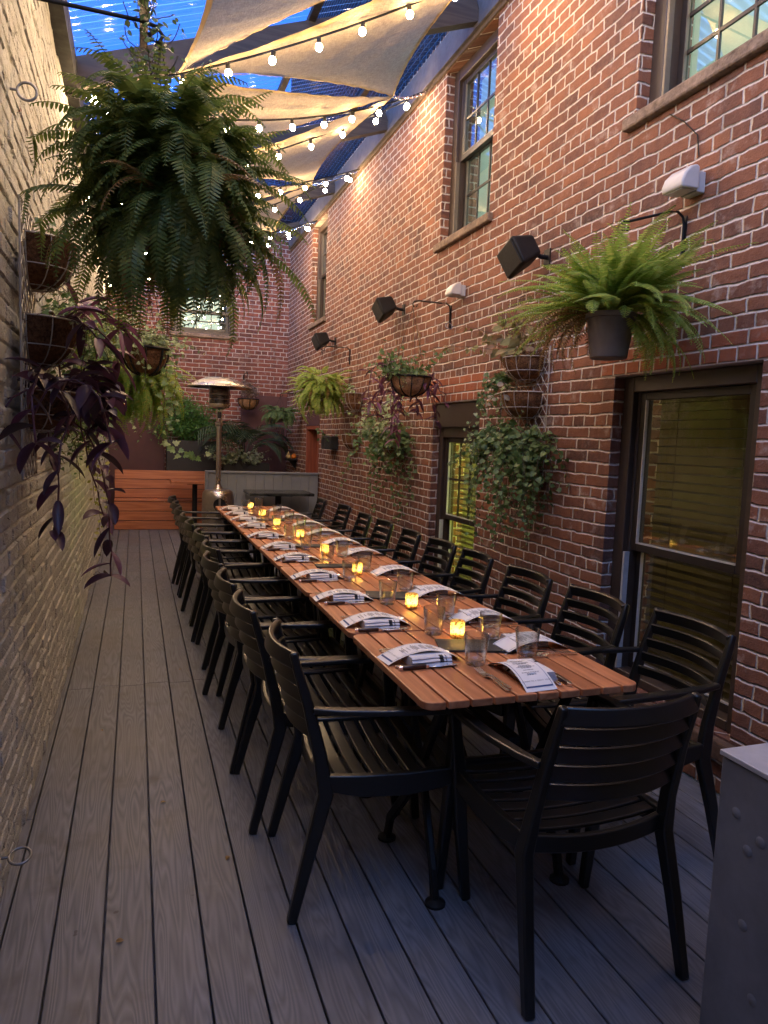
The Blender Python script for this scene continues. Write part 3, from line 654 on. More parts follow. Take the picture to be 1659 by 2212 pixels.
# ================================================================== TABLES
TY = [(1.835,2.585),(2.595,3.325),(3.335,4.055),(4.065,4.795),(4.805,5.545),(5.555,6.235),(6.245,6.925),(6.935,7.615)]
X0T, X1T = .785, 1.545
def table(label, y0, y1, loc):
    L = y1-y0; Wd = X1T-X0T; root = thing('dining_table', label, 'table', loc, 0, 'wooden dining tables pushed together in a row')
    n = 10; sw = Wd/n; R_ = .035
    b = MB()
    for i in range(n):
        xa, xb = -Wd/2+i*sw+.0040, -Wd/2+(i+1)*sw-.0040; ya, yb = -L/2, L/2
        poly = []
        def corner(cx, cy, a0):
            return [(cx+R_*math.cos(a0+PI/2*k/5), cy+R_*math.sin(a0+PI/2*k/5)) for k in range(6)]
        if i == 0: poly = corner(xa+R_,ya+R_,PI)+[(xb,ya),(xb,yb)]+corner(xa+R_,yb-R_,PI/2)
        elif i == n-1: poly = [(xa,ya)]+corner(xb-R_,ya+R_,-PI/2)+corner(xb-R_,yb-R_,0)+[(xa,yb)]
        else: poly = [(xa,ya),(xb,ya),(xb,yb),(xa,yb)]
        b.prism(poly, .727, .751)
    b.build('tabletop', M_table, root, bevel=.0035, bseg=2)
    f = MB()
    for yy in (-L*.3, L*.3): f.box(-Wd/2+.06,Wd/2-.06,yy-.02,yy+.02,.70,.7265)
    f.box(-.03,.03,-L*.3,L*.3,.698,.724); f.box(-.02,.02,-.25,.25,.52,.56)
    f.build('underframe', M_black, root)
    for s_ in (-1,1):
        q = MB(); x = s_*.235
        q.sweep([(x,-.20,.012),(x,-.175,.10),(x*.9,-.02,.30),(x*.9,.21,.70)], (.022,.034)); q.sweep([(x+.024*s_,.20,.012),(x+.024*s_,.175,.10),(x*.9+.022*s_,.02,.30),(x*.9+.022*s_,-.21,.70)], (.022,.034))
        q.build('leg_pair', M_black, root, bevel=.004, bseg=1)
        for yy in (-.205,.205):
            g = MB(); g.lathe([(0,0),(.034,0),(.034,.008),(.02,.016),(.009,.020),(.009,.035),(0,.035)], 16, c=(x if yy<0 else x+.024*s_,yy,0)); g.build('glide', M_black, root, smooth=40)
    return root
for i, (y0,y1) in enumerate(TY):
    lab = 'wooden slat table nearest the viewer, set for one at its end' if i == 0 else ('wooden slat table at the far end of the row, by the heater' if i == 7 else ORD[i]+' wooden slat table counted from the near end of the row')
    table(lab, y0, y1, ((X0T+X1T)/2, (y0+y1)/2, 0))
# ================================================================== CHAIRS (local: faces +Y)
def chair(label):
    root = thing('armchair', label, 'chair', (0,0,0), 0, 'black slatted armchairs round the long table')
    zs_ = lambda x, y: .448-.020*(1-(x/.235)**2)-.012*(1-((y-.02)/.24)**2)
    b = MB()
    for k in range(7):
        y = -.158+k*.060; xs = [-.225+.45*i/12 for i in range(13)]
        b.sweep([(x,y-.010*(1-(x/.225)**2)*(1 if k > 3 else .3)*-1,zs_(x,y)) for x in xs], (.045,.013))
    b.build('seat_slats', M_chair, root, bevel=.004, bseg=2, smooth=50)
    b = MB()
    for s_ in (-1,1):
        b.sweep([(s_*.232,-.21,.435),(s_*.238,-.10,.418),(s_*.240,.05,.412),(s_*.240,.16,.420),(s_*.238,.235,.432)], [(.026,.05),(.026,.07),(.026,.075),(.026,.065),(.028,.042)])
    b.sweep([(-.238+.476*i/12, .245+.018*(1-((-.238+.476*i/12)/.238)**2), .436-.018*(1-((i-6)/6)**2)) for i in range(13)], (.022,.052))
    b.sweep([(-.225+.45*i/12, -.205-.02*(1-((i-6)/6)**2), .424-.018*(1-((i-6)/6)**2)) for i in range(13)], (.02,.05))
    b.build('seat_frame', M_chair, root, bevel=.004, bseg=2, smooth=40)
    yb = lambda z: -.215-(z-.43)*.21-.10*max(0,z-.62)
    def cur(x): return -.050*(1-(x/.205)**2)
    def slat(z, h, th, wx=.208):
        return [(-wx+2*wx*i/14, yb(z)+cur(-wx+2*wx*i/14), z) for i in range(15)], (th,h)
    b = MB()
    for z in (.762,.704,.646,.588): b.sweep(*slat(z,.043,.012), up=Vector((0,.28,1)))
    b.build('backrest_slats', M_chair, root, bevel=.003, bseg=1, smooth=35)
    b = MB(); p_, q_ = slat(.821,.050,.022,.212); b.sweep(p_, q_, up=Vector((0,.28,1))); b.build('top_rail', M_chair, root, bevel=.006, bseg=3, smooth=40)
    for s_ in (-1,1):
        b = MB(); b.sweep([(s_*.252,-.315,.0),(s_*.243,-.262,.22),(s_*.232,-.215,.40),(s_*.222,yb(.52),.52),(s_*.216,yb(.68),.68),(s_*.212,yb(.80),.80),(s_*.210,yb(.848)+.002,.848)],
                          [(.030,.030),(.034,.040),(.036,.050),(.030,.042),(.026,.034),(.024,.028),(.022,.024)], up=Vector((0,1,0)))
        b.build('rear_leg', M_chair, root, bevel=.006, bseg=2, smooth=40)
        b = MB(); b.sweep([(s_*.262,.262,0),(s_*.256,.235,.25),(s_*.252,.222,.43),(s_*.256,.205,.56),(s_*.262,.190,.645)], [(.030,.030),(.034,.040),(.034,.046),(.030,.038),(.030,.034)], up=Vector((0,1,0)))
        b.build('front_leg', M_chair, root, bevel=.006, bseg=2, smooth=40)
        b = MB(); b.sweep([(s_*.262,.245,.640),(s_*.266,.215,.655),(s_*.270,.10,.660),(s_*.262,-.05,.662),(s_*.243,-.18,.664),(s_*.226,-.262,.668)], [(.040,.014),(.044,.018),(.044,.020),(.040,.020),(.034,.020),(.026,.020)])
        b.build('armrest', M_chair, root, bevel=.006, bseg=3, smooth=40)
    return root
c0 = chair('black armchair at the near end of the table, its back to the viewer')
c0.location = (1.235,1.82,0); c0.rotation_euler.z = 0.0
LCH = [2.28,2.83,3.34,3.88,4.34,4.90,5.45,5.92,6.42,7.0,7.54]
for i, y in enumerate(LCH):
    x = [.79,.74,.73,.715,.75,.745,.72,.71,.70,.70,.69][i]
    lab = 'black armchair nearest the viewer on the walkway side of the table' if i == 0 else ('last black armchair on the walkway side, by the bench end' if i == 10 else '%s black armchair from the viewer on the walkway side of the table' % ORD[i])
    dup(c0, (x,y,0), -PI/2+rng.uniform(-.08,.08)+(.03 if i in (2,5,8) else 0), lab)
RCH = [2.20,2.70,3.25,3.87,4.35,4.89,5.50,6.02,6.8,7.47]
for i, y in enumerate(RCH):
    x = [1.735,1.66,1.635,1.635,1.62,1.60,1.61,1.60,1.64,1.57][i]
    lab = 'black armchair in front of the big dark window, nearest on the brick wall side' if i == 0 else ('last black armchair on the brick wall side, by the grey partition' if i == 9 else '%s black armchair from the viewer on the brick wall side of the table' % ORD[i])
    dup(c0, (x,y,0), PI/2+rng.uniform(-.08,.08)-.03, lab)
# ================================================================== PLACE SETTINGS (local: +y away from the sitter, +x to the sitter's right)
ZT = .7515
def arch(t): return .0015+.040*math.sin(PI*min(1,max(0,t)))**.9
def menu_parts(root):
    Lm, Wm, N = .275, .108, 18
    pos = lambda x, t, up=0: (x+.004*math.sin(2*t), .008+Lm*t, arch(t)+up+.004*x/Wm)
    b = MB(); vs = []
    for i in range(N+1):
        for x in (-Wm/2,0,Wm/2): vs.append(pos(x,i/N))
    b.add(vs, [(3*i+k,3*i+k+1,3*i+k+4,3*i+k+3) for i in range(N) for k in (0,1)])
    vs2 = [(a,c,d-.0008) for a,c,d in vs]; b.add(vs2, [(3*i+k,3*i+k+3,3*i+k+4,3*i+k+1) for i in range(N) for k in (0,1)])
    b.build('menu_sheet', M_paper, root, smooth=60)
    def band(b, x0, x1, t0, t1, up=.0007):
        n = max(1,int((t1-t0)*N*1.5)); V = []
        for i in range(n+1): V += [pos(x0,t0+(t1-t0)*i/n,up), pos(x1,t0+(t1-t0)*i/n,up)]
        b.add(V, [(2*i,2*i+1,2*i+3,2*i+2) for i in range(n)])
    b = MB(); band(b,-.047,.047,.045,.068); band(b,-.047,.047,.962,.97); band(b,-.047,-.0455,.068,.962); band(b,.0455,.047,.068,.962); b.build('blue_border', M_blue, root)
    b = MB(); rr = random.Random(4); t = .24
    for grp in (3,1,4,3,5,2):
        for k in range(grp):
            w_ = rr.uniform(.014,.036) if k else .018
            x = -w_
            while x < w_-.004:
                x1 = min(w_, x+rr.uniform(.005,.014)); band(b, x, x1, t, t+.011); x = x1+.0018
            t += .022
        t += .028
    b.build('printed_lines', M_ink, root)
    cu = bpy.data.curves.new('txt','FONT'); cu.body = 'CHEERS TO A GREAT YEAR!'; cu.size = .0078; cu.align_x = 'CENTER'; cu.space_character = 1.05
    to = bpy.data.objects.new('txt', cu); C.objects.link(to); dg = bpy.context.evaluated_depsgraph_get(); dg.update()
    me = bpy.data.meshes.new_from_object(to.evaluated_get(dg)); bpy.data.objects.remove(to)
    for v in me.vertices: v.co = pos(v.co.x, .13+v.co.y/Lm, .0008)
    me.materials.clear(); me.materials.append(M_ink)
    o = bpy.data.objects.new('printed_greeting', me); C.objects.link(o); o.parent = root
def mk_menu():
    r = thing('menu_card', 'x', 'menu', (0,0,0), 0, 'printed menus on the place settings'); menu_parts(r); return r
def mk_napkin():
    r = thing('napkin', 'x', 'napkin', (0,0,0), 0, 'folded white napkins under the menus')
    b = MB(); Wn = .062
    # folded linen seen in cross-section, swept along y
    for k, (wx, z0, h) in enumerate(((.062,.0005,.0125),(.058,.0135,.0105),(.050,.0245,.0085))):
        prof = [(-wx+h/2,z0),(wx-h/2,z0),(wx,z0+h*.5),(wx-h/2,z0+h),(-wx+h/2,z0+h),(-wx,z0+h*.5)]
        n = len(prof); ys = [-.072+.144*i/8 for i in range(9)]; V = []
        for y in ys:
            for (a,c) in prof: V.append((a+.0016*math.sin(50*y+k*2), y, c+.0012*math.sin(40*y+k)*(a/wx)))
        F = [(i*n+j,i*n+(j+1)%n,(i+1)*n+(j+1)%n,(i+1)*n+j) for i in range(8) for j in range(n)]+[tuple(range(n-1,-1,-1)),tuple(8*n+j for j in range(n))]
        b.add(V,F)
    b.build('folded_cloth', M_linen, r, smooth=70)
    b = MB()
    for (y0,y1) in ((.028,.042),(.050,.0525)):
        for (wx,z0,h) in ((.0622,.0005,.0125),(.0582,.0135,.0105),(.0502,.0245,.0085)):
            for s_ in (-1,1):
                V = []
                for a,c in ((wx-h/2-.012,z0+h+.0009),(wx-h/2,z0+h+.0009),(wx+.0024,z0+h*.5),(wx-h/2,z0-.0002)): V += [(s_*a,y0,c),(s_*a,y1,c)]
                b.add(V, [(2*i,2*i+1,2*i+3,2*i+2) for i in range(3)])
    b.build('woven_stripes', M_stripe, r)
    return r
def mk_fork():
    b = MB(); b.sweep([(0,.005,.004),(0,.05,.006),(0,.10,.010),(0,.125,.009)], [(.013,.003),(.010,.0025),(.005,.003),(.007,.0025)])
    b.sweep([(0,.125,.009),(0,.140,.005),(0,.150,.003)], [(.007,.0025),(.022,.002),(.024,.002)])
    for k in range(4):
        x = -.0099+k*.0066; b.sweep([(x,.150,.003),(x,.175,.003),(x,.200,.009)], [(.0038,.002),(.0032,.0018),(.002,.0014)])
    o = b.build('fork', M_cutl, smooth=45); return tag(o, 'x', 'fork', 'table forks')
def mk_spoon():
    b = MB(); b.sweep([(0,.005,.004),(0,.05,.006),(0,.10,.010),(0,.130,.008)], [(.013,.003),(.010,.0025),(.005,.003),(.006,.0025)])
    vs = []; n = 14
    for r_i, (r, z) in enumerate(((1,.007),(.75,.0035),(.4,.0015),(0.02,.001))):
        for k in range(n): a = 2*PI*k/n; vs.append((.019*r*math.cos(a), .155+.029*r*math.sin(a), z))
    b.add(vs, [(i*n+k,i*n+(k+1)%n,(i+1)*n+(k+1)%n,(i+1)*n+k) for i in range(3) for k in range(n)])
    b.add([(x,y,z+.0012) for x,y,z in vs], [(i*n+k,(i+1)*n+k,(i+1)*n+(k+1)%n,i*n+(k+1)%n) for i in range(3) for k in range(n)])
    return tag(b.build('spoon', M_cutl, smooth=60), 'x', 'spoon', 'table spoons')
def mk_knife():
    b = MB(); b.sweep([(0,.005,.005),(0,.06,.006),(0,.10,.006),(0,.115,.005)], [(.014,.006),(.012,.005),(.009,.005),(.012,.003)])
    b.prism([(-.008,.115),(.006,.115),(.008,.19),(.002,.222),(-.008,.225)], .003, .0045)
    return tag(b.build('table_knife', M_cutl, smooth=40, bevel=.0006, bseg=1), 'x', 'knife', 'table knives')
def mk_steak():
    r = thing('steak_knife', 'x', 'knife', (0,0,0), 0, 'wooden handled steak knives')
    b = MB(); b.sweep([(0,.012,.008),(.001,.05,.0085),(0,.095,.0085)], [(.015,.013),(.017,.014),(.014,.012)]); b.build('handle', M_knifeh, r, bevel=.004, bseg=2, smooth=50)
    b = MB(); b.sweep([(0,.0,.0065),(0,.0125,.0075)], [(.012,.011),(.015,.014)]); b.build('end_cap', M_cutl, r, bevel=.001, bseg=1)
    b = MB(); b.sweep([(0,.0945,.0085),(0,.106,.0075)], [(.0145,.0125),(.011,.008)])
    b.prism([(-.008,.105),(.007,.105),(.009,.16),(.004,.205),(-.006,.225),(-.008,.20)], .006, .0078); b.build('blade', M_cutl, r, bevel=.0006, bseg=1, smooth=40)
    return r
protos = {'menu':mk_menu(),'napkin':mk_napkin(),'fork':mk_fork(),'spoon':mk_spoon(),'knife':mk_knife(),'steak':mk_steak()}
first = {k: True for k in protos}
def put(kind, M, x, y, rot, label, z=0, ry=0):
    p = M @ Vector((x,y,0)); a = M.to_euler().z+rot
    if first[kind]:
        o = protos[kind]; first[kind] = False; o.location = (p.x,p.y,ZT+z); o.rotation_euler = (0,ry,a); o['label'] = label; return o
    return dup(protos[kind], (p.x,p.y,ZT+z), a, label, ry=ry)
def setting(M, where, k):
    r = random.Random(k*13+5); j = lambda s_: r.uniform(-s_, s_)
    a = j(.06)
    put('napkin', M, .040+j(.006), .150+j(.01), a, 'folded striped white napkin %s' % where)
    put('menu', M, 0+j(.006), .0+j(.008), a+j(.04), 'printed menu card arched over its napkin, %s' % where)
    put('fork', M, -.085+j(.004), .035+j(.01), .06+j(.05), 'inner fork beside the menu, %s' % where)
    put('fork', M, -.112+j(.004), .025+j(.01), .04+j(.05), 'outer fork beside the menu, %s' % where)
    if k != 99: put('spoon', M, -.060+j(.003), .10+j(.01), -.15+j(.08), 'spoon tucked beside the menu, %s' % where)
    put('knife', M, .082+j(.004), .035+j(.01), -.04+j(.05), 'plain steel table knife, %s' % where)
    put('steak', M, .110+j(.004), .025+j(.01), -.02+j(.06), 'dark handled steak knife, %s' % where)
setting(T(1.185,1.84,0), 'at the near end place', 99)
LPL = [2.24,2.72,3.19,3.70,4.28,4.73,5.28,5.88,6.35,6.80,7.24]
for i, y in enumerate(LPL):
    setting(T(X0T,y,0) @ RZ(-PI/2), 'at the %s place on the walkway side' % (ORD[i] if i < 10 else 'last'), i)
RPL = [2.28,2.68,3.19,3.75,4.40,4.86,5.36,5.92,6.5,7.12]
for i, y in enumerate(RPL):
    setting(T(X1T,y,0) @ RZ(PI/2), 'at the %s place on the brick wall side' % (ORD[i] if i < 9 else 'last'), 40+i)
# glasses
gb = MB(); gb.lathe([(0,.0002),(.0325,.0002),(.0345,.004),(.0435,.106),(.0427,.1068),(.0415,.106),(.0328,.018),(.025,.0145),(0,.0135)], 40)
gl = tag(gb.build('tumbler', G_tum, smooth=50), 'x', 'glass', 'empty water tumblers on the table')
GP = [(1.10,2.14,'nearest tumbler, between the two forks and the black folder'),(1.31,2.16,'tumbler standing in front of the first menu on the wall side'),(1.29,2.40,'tumbler on the wall side just behind the nearest candle'),(1.11,2.53,'tumbler left of the nearest candle, by the second menu'),
      (1.26,2.75,'tumbler just right of the second candle'),(1.10,3.05,'tumbler just left of the second candle'),(1.27,3.27,'tumbler right of the second black folder'),(1.08,3.60,'tumbler in front of the third candle on the walkway side'),
      (1.24,3.85,'tumbler behind the third candle on the wall side'),(1.10,4.15,'tumbler left of the fourth candle'),(1.25,4.35,'tumbler on the wall side of the fourth candle'),(1.08,4.65,'tumbler beside the sixth walkway side place'),(1.25,5.06,'tumbler on the wall side before the fifth candle'),(1.07,5.14,'tumbler left of the fifth candle'),
      (1.27,5.65,'tumbler on the wall side past the fifth candle'),(1.09,5.74,'tumbler standing before the sixth candle'),(1.26,6.08,'tumbler right of the sixth candle'),(1.07,6.22,'tumbler past the sixth candle on the walkway side'),(1.05,6.60,'tumbler left of the seventh candle'),(1.27,6.70,'tumbler right of the seventh candle'),(1.04,7.16,'tumbler in front of the farthest candle'),(1.22,7.45,'tumbler at the far wall side corner of the last table')]
for i, (x,y,lab) in enumerate(GP):
    if i == 0: gl.location = (x,y,ZT); gl['label'] = lab
    else: o = dup(gl, (x,y,ZT), rng.uniform(0,6), lab)
# candles
def candle():
    r = thing('candle_holder', 'x', 'candle', (0,0,0), 0, 'lit gold glass candles down the table')
    b = MB(); b.lathe([(0,0),(.024,0),(.027,.004),(.0285,.066),(.0275,.067),(.0265,.066),(.025,.006),(0,.005)], 28); b.build('glass_cup', M_candle, r, smooth=50)
    b = MB(); b.lathe([(0,.006),(.0185,.006),(.0185,.022),(.004,.021),(0,.021)], 16); b.build('tea_light', mat('wax',(.8,.75,.62),.5), r, smooth=50)
    b = MB(); b.lathe([(0,.022),(.0035,.026),(.0045,.033),(.0025,.042),(0,.050)], 8); b.build('flame', E_flame, r, smooth=80)
    return r
CP = [(1.18,2.46,'nearest gold glass candle'),(1.18,2.95,'second gold glass candle from the viewer'),(1.17,3.76,'third gold glass candle from the viewer'),(1.16,4.45,'fourth gold glass candle from the viewer'),(1.16,5.18,'fifth gold glass candle from the viewer'),(1.12,5.90,'sixth gold glass candle from the viewer'),(1.12,6.63,'seventh gold glass candle from the viewer'),(1.11,7.30,'farthest gold glass candle near the heater')]
cd = candle()
for i, (x,y,lab) in enumerate(CP):
    if i == 0: cd.location = (x,y,ZT); cd['label'] = lab
    else: dup(cd, (x,y,ZT), rng.uniform(0,6), lab)
# black folders
for (x,y,w_,h,a,lab) in ((1.18,2.335,.25,.15,-.25,'black folder lying beside the nearest candle'),(1.17,3.20,.24,.15,-.30,'black folder lying past the second candle'),(1.12,4.02,.24,.10,-.08,'thin black folder on the joint past the third candle'),(1.16,4.80,.24,.12,-.2,'black folder past the fourth candle'),(1.17,6.35,.22,.12,-.2,'farthest black folder, among the distant tumblers')):
    b = MB(); b.box(-w_/2,w_/2,-h/2,h/2,.0005,.0035); b.box(-w_/2+.001,w_/2-.002,-h/2+.001,h/2-.001,.0045,.0075); b.box(-w_/2-.001,-w_/2+.003,-h/2,h/2,.0005,.0085)
    tag(b.build('menu_folder', M_slate, loc=(x,y,ZT), rotz=a, bevel=.0012, bseg=2), lab, 'folder', 'black folders between the places')
# ================================================================== PLANTS
def frond(mb, p0, az, el, L, droop, pl, r, step=.013, w=.30, curl=0.0, stem=None, xmin=-99, xmax=99):
    n = max(6, int(L/step)); p = Vector(p0); up = Vector((0,0,1)); pts = [p.copy()]; az0 = az
    ds = L/n
    for i in range(n):
        t = i/n; e = el-droop*t**1.15; az = az0+curl*t
        d = Vector((math.cos(az)*math.cos(e), math.sin(az)*math.cos(e), math.sin(e)))
        side = Vector((-math.sin(az), math.cos(az), 0)); nrm = side.cross(d).normalized()
        p = p+d*ds; p.x = min(xmax, max(xmin, p.x)); pts.append(p.copy())
        if t < .10: continue
        prof = (min(1,(t-.06)/.25)**.7)*(1-t**3.2)**.9+.06
        l = pl*prof*r.uniform(.85,1.12); hw = max(.0022, l*w*.5)
        if hw > ds*.46: hw = ds*.46
        for s_ in (-1,1):
            q = (side*s_*.94+d*.28-nrm*(-.12)+Vector((0,0,-.16-.1*r.random()))).normalized()
            tip = p+q*l; mid = p+q*l*.42
            f = d*hw; k = nrm*hw*.35*s_
            mb.add([p+q*l*.03-f*.7, p+q*l*.35-f+k, p+q*l*.75-f*.7+k*.6, tip, p+q*l*.75+f*.7+k*.6, p+q*l*.35+f+k, p+q*l*.03+f*.7], [(0,1,2,3,4,5,6)])
    (stem or mb).tube(pts[::max(1,n//9)]+[pts[-1]], .0014, 3, caps=False)
def fern(root, name, m, c, n, Lr, pl, seed, el=(.1,1.35), droop=(1.3,2.4), keep=None, step=.013, r0=.05, azr=None, w=.30, zr_=(-.02,.02), xmin=-99, xmax=99):
    r = random.Random(seed); b = MB()
    for i in range(n):
        az = r.uniform(0,2*PI) if not azr else r.uniform(*azr); e = r.uniform(*el); L = r.uniform(*Lr)
        d = r.uniform(*droop)
        p = (c[0]+r0*math.cos(az)*r.random(), c[1]+r0*math.sin(az)*r.random(), c[2]+r.uniform(*zr_))
        frond(b, p, az, e, L, d, pl*r.uniform(.8,1.15), r, step, w, r.uniform(-.9,.9), None, xmin, xmax)
    return b.build(name, m, root)
IVY = [(0,0),(.32,-.06),(.50,.22),(.30,.30),(.36,.58),(.16,.56),(0,.98),(-.16,.56),(-.36,.58),(-.30,.30),(-.50,.22),(-.32,-.06)]
OVAL = [(0,0),(.20,.12),(.32,.38),(.28,.66),(0,1.0),(-.28,.66),(-.32,.38),(-.20,.12)]
HEART = [(0,.06),(.25,-.03),(.44,.16),(.40,.46),(.2,.74),(0,.95),(-.2,.74),(-.40,.46),(-.44,.16),(-.25,-.03)]
def leaf(mb, p, d, nrm, size, shape, cup=.15):
    d = Vector(d).normalized(); nrm = Vector(nrm); s_ = d.cross(nrm)
    if s_.length < 1e-3: s_ = Vector((1,0,0))
    s_.normalize(); nn = s_.cross(d)
    vs = [Vector(p)+d*size*.4]+[Vector(p)+s_*x*size+d*y*size+nn*(abs(x)*cup-(y-.4)**2*cup)*size for x,y in shape]
    n = len(shape); mb.add(vs, [(0,i+1,(i+1)%n+1) for i in range(n)])
def vines(root, name, m, starts, seed, size=(.03,.05), shape=IVY, L=(.3,.6), gap=.03, grav=1.0, out=(0,0,0), spread=.5, wall=None, stem=L_stem, petiole=.02):
    r = random.Random(seed); lv = MB(); st = MB()
    for p0 in starts:
        p = Vector(p0); d = Vector((r.gauss(0,spread), r.gauss(0,spread), r.uniform(-.2,.5)))+Vector(out); d.normalize()
        LL = r.uniform(*L); n = int(LL/gap); pts = [p.copy()]
        for i in range(n):
            d = (d+Vector((r.gauss(0,.22), r.gauss(0,.22), -.28*grav))).normalized(); p = p+d*gap
            if wall and p.x > wall: p.x = wall; d.x = -abs(d.x)
            if wall and wall < 0 and p.x < wall: p.x = wall
            pts.append(p.copy())
            for q in range(r.choice((1,1,2))):
                a = r.uniform(0,2*PI); dd = Vector((math.cos(a), math.sin(a), r.uniform(-.9,.35))).normalized()
                nr = Vector((r.gauss(0,.5), -.7+r.gauss(0,.5), .8+r.gauss(0,.4)))
                lp = p+dd*petiole; s_ = r.uniform(*size)*(1-.45*i/n)
                leaf(lv, lp, dd+Vector((0,0,-.4)), nr, s_, shape)
                st.add([p, p+Vector((.001,0,.001)), lp], [(0,1,2)])
        st.tube(pts, .0018, 3, caps=False)
    lv.build(name, m, root); st.build('stems', stem, root)
def lance(mb, p, d, L, W_, r, droop=.6):
    d = Vector(d).normalized(); s_ = d.cross(Vector((0,0,1)))
    if s_.length < .05: s_ = Vector((1,0,0))
    s_.normalize(); p = Vector(p); n = 7; V = []; ds = L/n; tw = r.uniform(-.6,.6)
    for i in range(n+1):
        t = i/n; w = W_*(math.sin(PI*min(1,t*.93+.07))**.75)*(1-t*.15); nn = s_.cross(d).normalized(); ss = (s_*math.cos(tw)+nn*math.sin(tw))
        V += [p-ss*w*.5+nn*w*.28, p, p+ss*w*.5+nn*w*.28]; d = (d+Vector((0,0,-droop*ds/L*1.1))).normalized(); p = p+d*ds
    mb.add(V, [(3*i+k,3*i+k+1,3*i+k+4,3*i+k+3) for i in range(n) for k in (0,1)])
def trades(root, name, m, starts, seed, L=(.25,.5), ll=(.08,.13), lw=.030, gap=.05, out=(0,0,0), grav=1.0, dens=1):
    r = random.Random(seed); lv = MB(); st = MB()
    for p0 in starts:
        p = Vector(p0); d = (Vector((r.gauss(0,.5), r.gauss(0,.5), .3))+Vector(out)).normalized(); n = max(3,int(r.uniform(*L)/gap)); pts = [p.copy()]
        for i in range(n):
            d = (d+Vector((r.gauss(0,.18), r.gauss(0,.18), -.42*grav))).normalized(); p = p+d*gap; pts.append(p.copy())
            if i < 1: continue
            for q in range(dens+(i == n-1)*2):
                a = r.uniform(0,2*PI); dd = Vector((math.cos(a), math.sin(a), r.uniform(-.7,.9)))
                lance(lv, p, dd+d*.5, r.uniform(*ll), lw*r.uniform(.8,1.2), r)
        st.tube(pts, .0035, 5, caps=False)
    lv.build(name, m, root, smooth=60); st.build('stems', M_pst, root)
# ---- wall brackets
def bracket(label, x, y, z, dx, rise=.0):
    r = thing('plant_bracket', label, 'bracket', (x,y,z), 0, 'black scroll brackets for hanging plants'); s_ = 1 if dx > 0 else -1
    b = MB(); b.box(-.006 if s_ < 0 else 0, 0 if s_ < 0 else .006, -.011, .011, -.17, .02); b.build('wall_plate', M_black, r)
    b = MB(); A = abs(dx); pts = [(s_*.010,0,-.16),(s_*.010,0,-.02),(s_*.018,0,.015),(s_*.05,0,.035),(s_*.09,0,.030),(s_*A*.85,0,.030+rise),(s_*A*.96,0,.022+rise),(s_*A,0,.0+rise),(s_*(A-.012),0,-.022+rise),(s_*(A-.035),0,-.020+rise),(s_*(A-.040),0,.0+rise)]
    b.tube(pts, .0062, 8); b.build('arm', M_black, r, smooth=60); return Vector((x+s_*(A-.005), y, z-.024+rise))
def hangers(root, top, rim, R_, n=3, m=M_black, off=(0,0,0)):
    b = MB()
    for k in range(n):
        a = 2*PI*k/n+.4; b.tube([Vector(top)-Vector(off), Vector((rim[0]+R_*math.cos(a), rim[1]+R_*math.sin(a), rim[2]))-Vector(off)], .0018, 4)
    b.tube([Vector(top)-Vector(off)+Vector((0,0,.03)), Vector(top)-Vector(off)-Vector((0,0,.01))], .003, 5)
    b.build('hanger_wires', m, root)
def basket(root, R_, depth, m, wire=M_black, half=False, nb=6, rings=0, facing=1, wr=.004):
    """bowl whose rim centre is the root origin; half = flat back against a wall, bulging towards facing*x"""
    a0, a1 = (0, 2*PI) if not half else ((-PI/2, PI/2) if facing > 0 else (PI/2, 3*PI/2))
    prof = [(R_*math.cos(t)**.8*1.0 if t < 1.55 else .0, -depth*math.sin(t)) for t in [i*PI/2/9 for i in range(10)]]
    b = MB(); b.lathe([(r*.97,z*.98+.002) for r,z in prof], 28, a0=a0, a1=a1); b.lathe([(0,-.02),(R_*.95,-.012)], 28, a0=a0, a1=a1)
    rr = random.Random(3)
    for i in range(260):
        a = rr.uniform(a0,a1); t = rr.uniform(0,1.3); r_, z = R_*math.cos(t)**.8, -depth*math.sin(t); p = Vector((r_*math.cos(a), r_*math.sin(a), z))
        q = p+Vector((rr.gauss(0,.012),rr.gauss(0,.012),rr.gauss(0,.012)))*1.2+Vector((math.cos(a),math.sin(a),0))*.004; b.tube([p,(p+q)/2+Vector((0,0,.004)),q], .0008, 3, caps=False)
    b.build('coco_liner', m, root, smooth=60)
    w = MB()
    for k in range(nb+(1 if half else 0)):
        a = a0+(a1-a0)*k/nb; w.tube([((r+.004)*math.cos(a),(r+.004)*math.sin(a),z) for r,z in prof], wr, 5)
    for i in range(rings+1):
        t = i*1.2/max(1,rings); r_, z = R_*math.cos(t)**.8+.004, -depth*math.sin(t)
        w.tube([(r_*math.cos(a0+(a1-a0)*k/24), r_*math.sin(a0+(a1-a0)*k/24), z) for k in range(25)], wr*(1.5 if i == 0 else 1), 5)
    if half: w.tube([(0,-R_,0),(0,R_,0)], wr*1.2, 5)
    w.build('wire_frame', wire, root, smooth=60)
# ---- big dark fern, top left
p = bracket('long black bracket holding the big dark fern, top left', -.395, 2.4, 2.69, .47, .0)
t = thing('hanging_fern', 'huge dark green fern hanging at the upper left, nearest the viewer', 'hanging plant', (.075,2.40,2.24))
b = MB(); b.lathe([(0,-.17),(.085,-.17),(.125,0),(.132,0),(.132,.012),(.12,.012),(.115,-.02),(0,-.03)], 28); b.build('pot', M_pot, t, smooth=40)
hangers(t, p, (.03,2.40,2.23), .128, off=(.075,2.40,2.24))
fern(t, 'arching_fronds', L_fern, (.02,0,.06), 240, (.20,.38), .042, 11, el=(-.3,1.3), droop=(.9,3.0), step=.0125, r0=.15, zr_=(-.08,.14), xmin=-.36)
fern(t, 'hanging_fronds', L_fern, (.04,0,.0), 260, (.18,.42), .040, 12, el=(-.9,.7), droop=(.9,2.4), step=.0125, r0=.17, zr_=(-.16,.08), xmin=-.36)
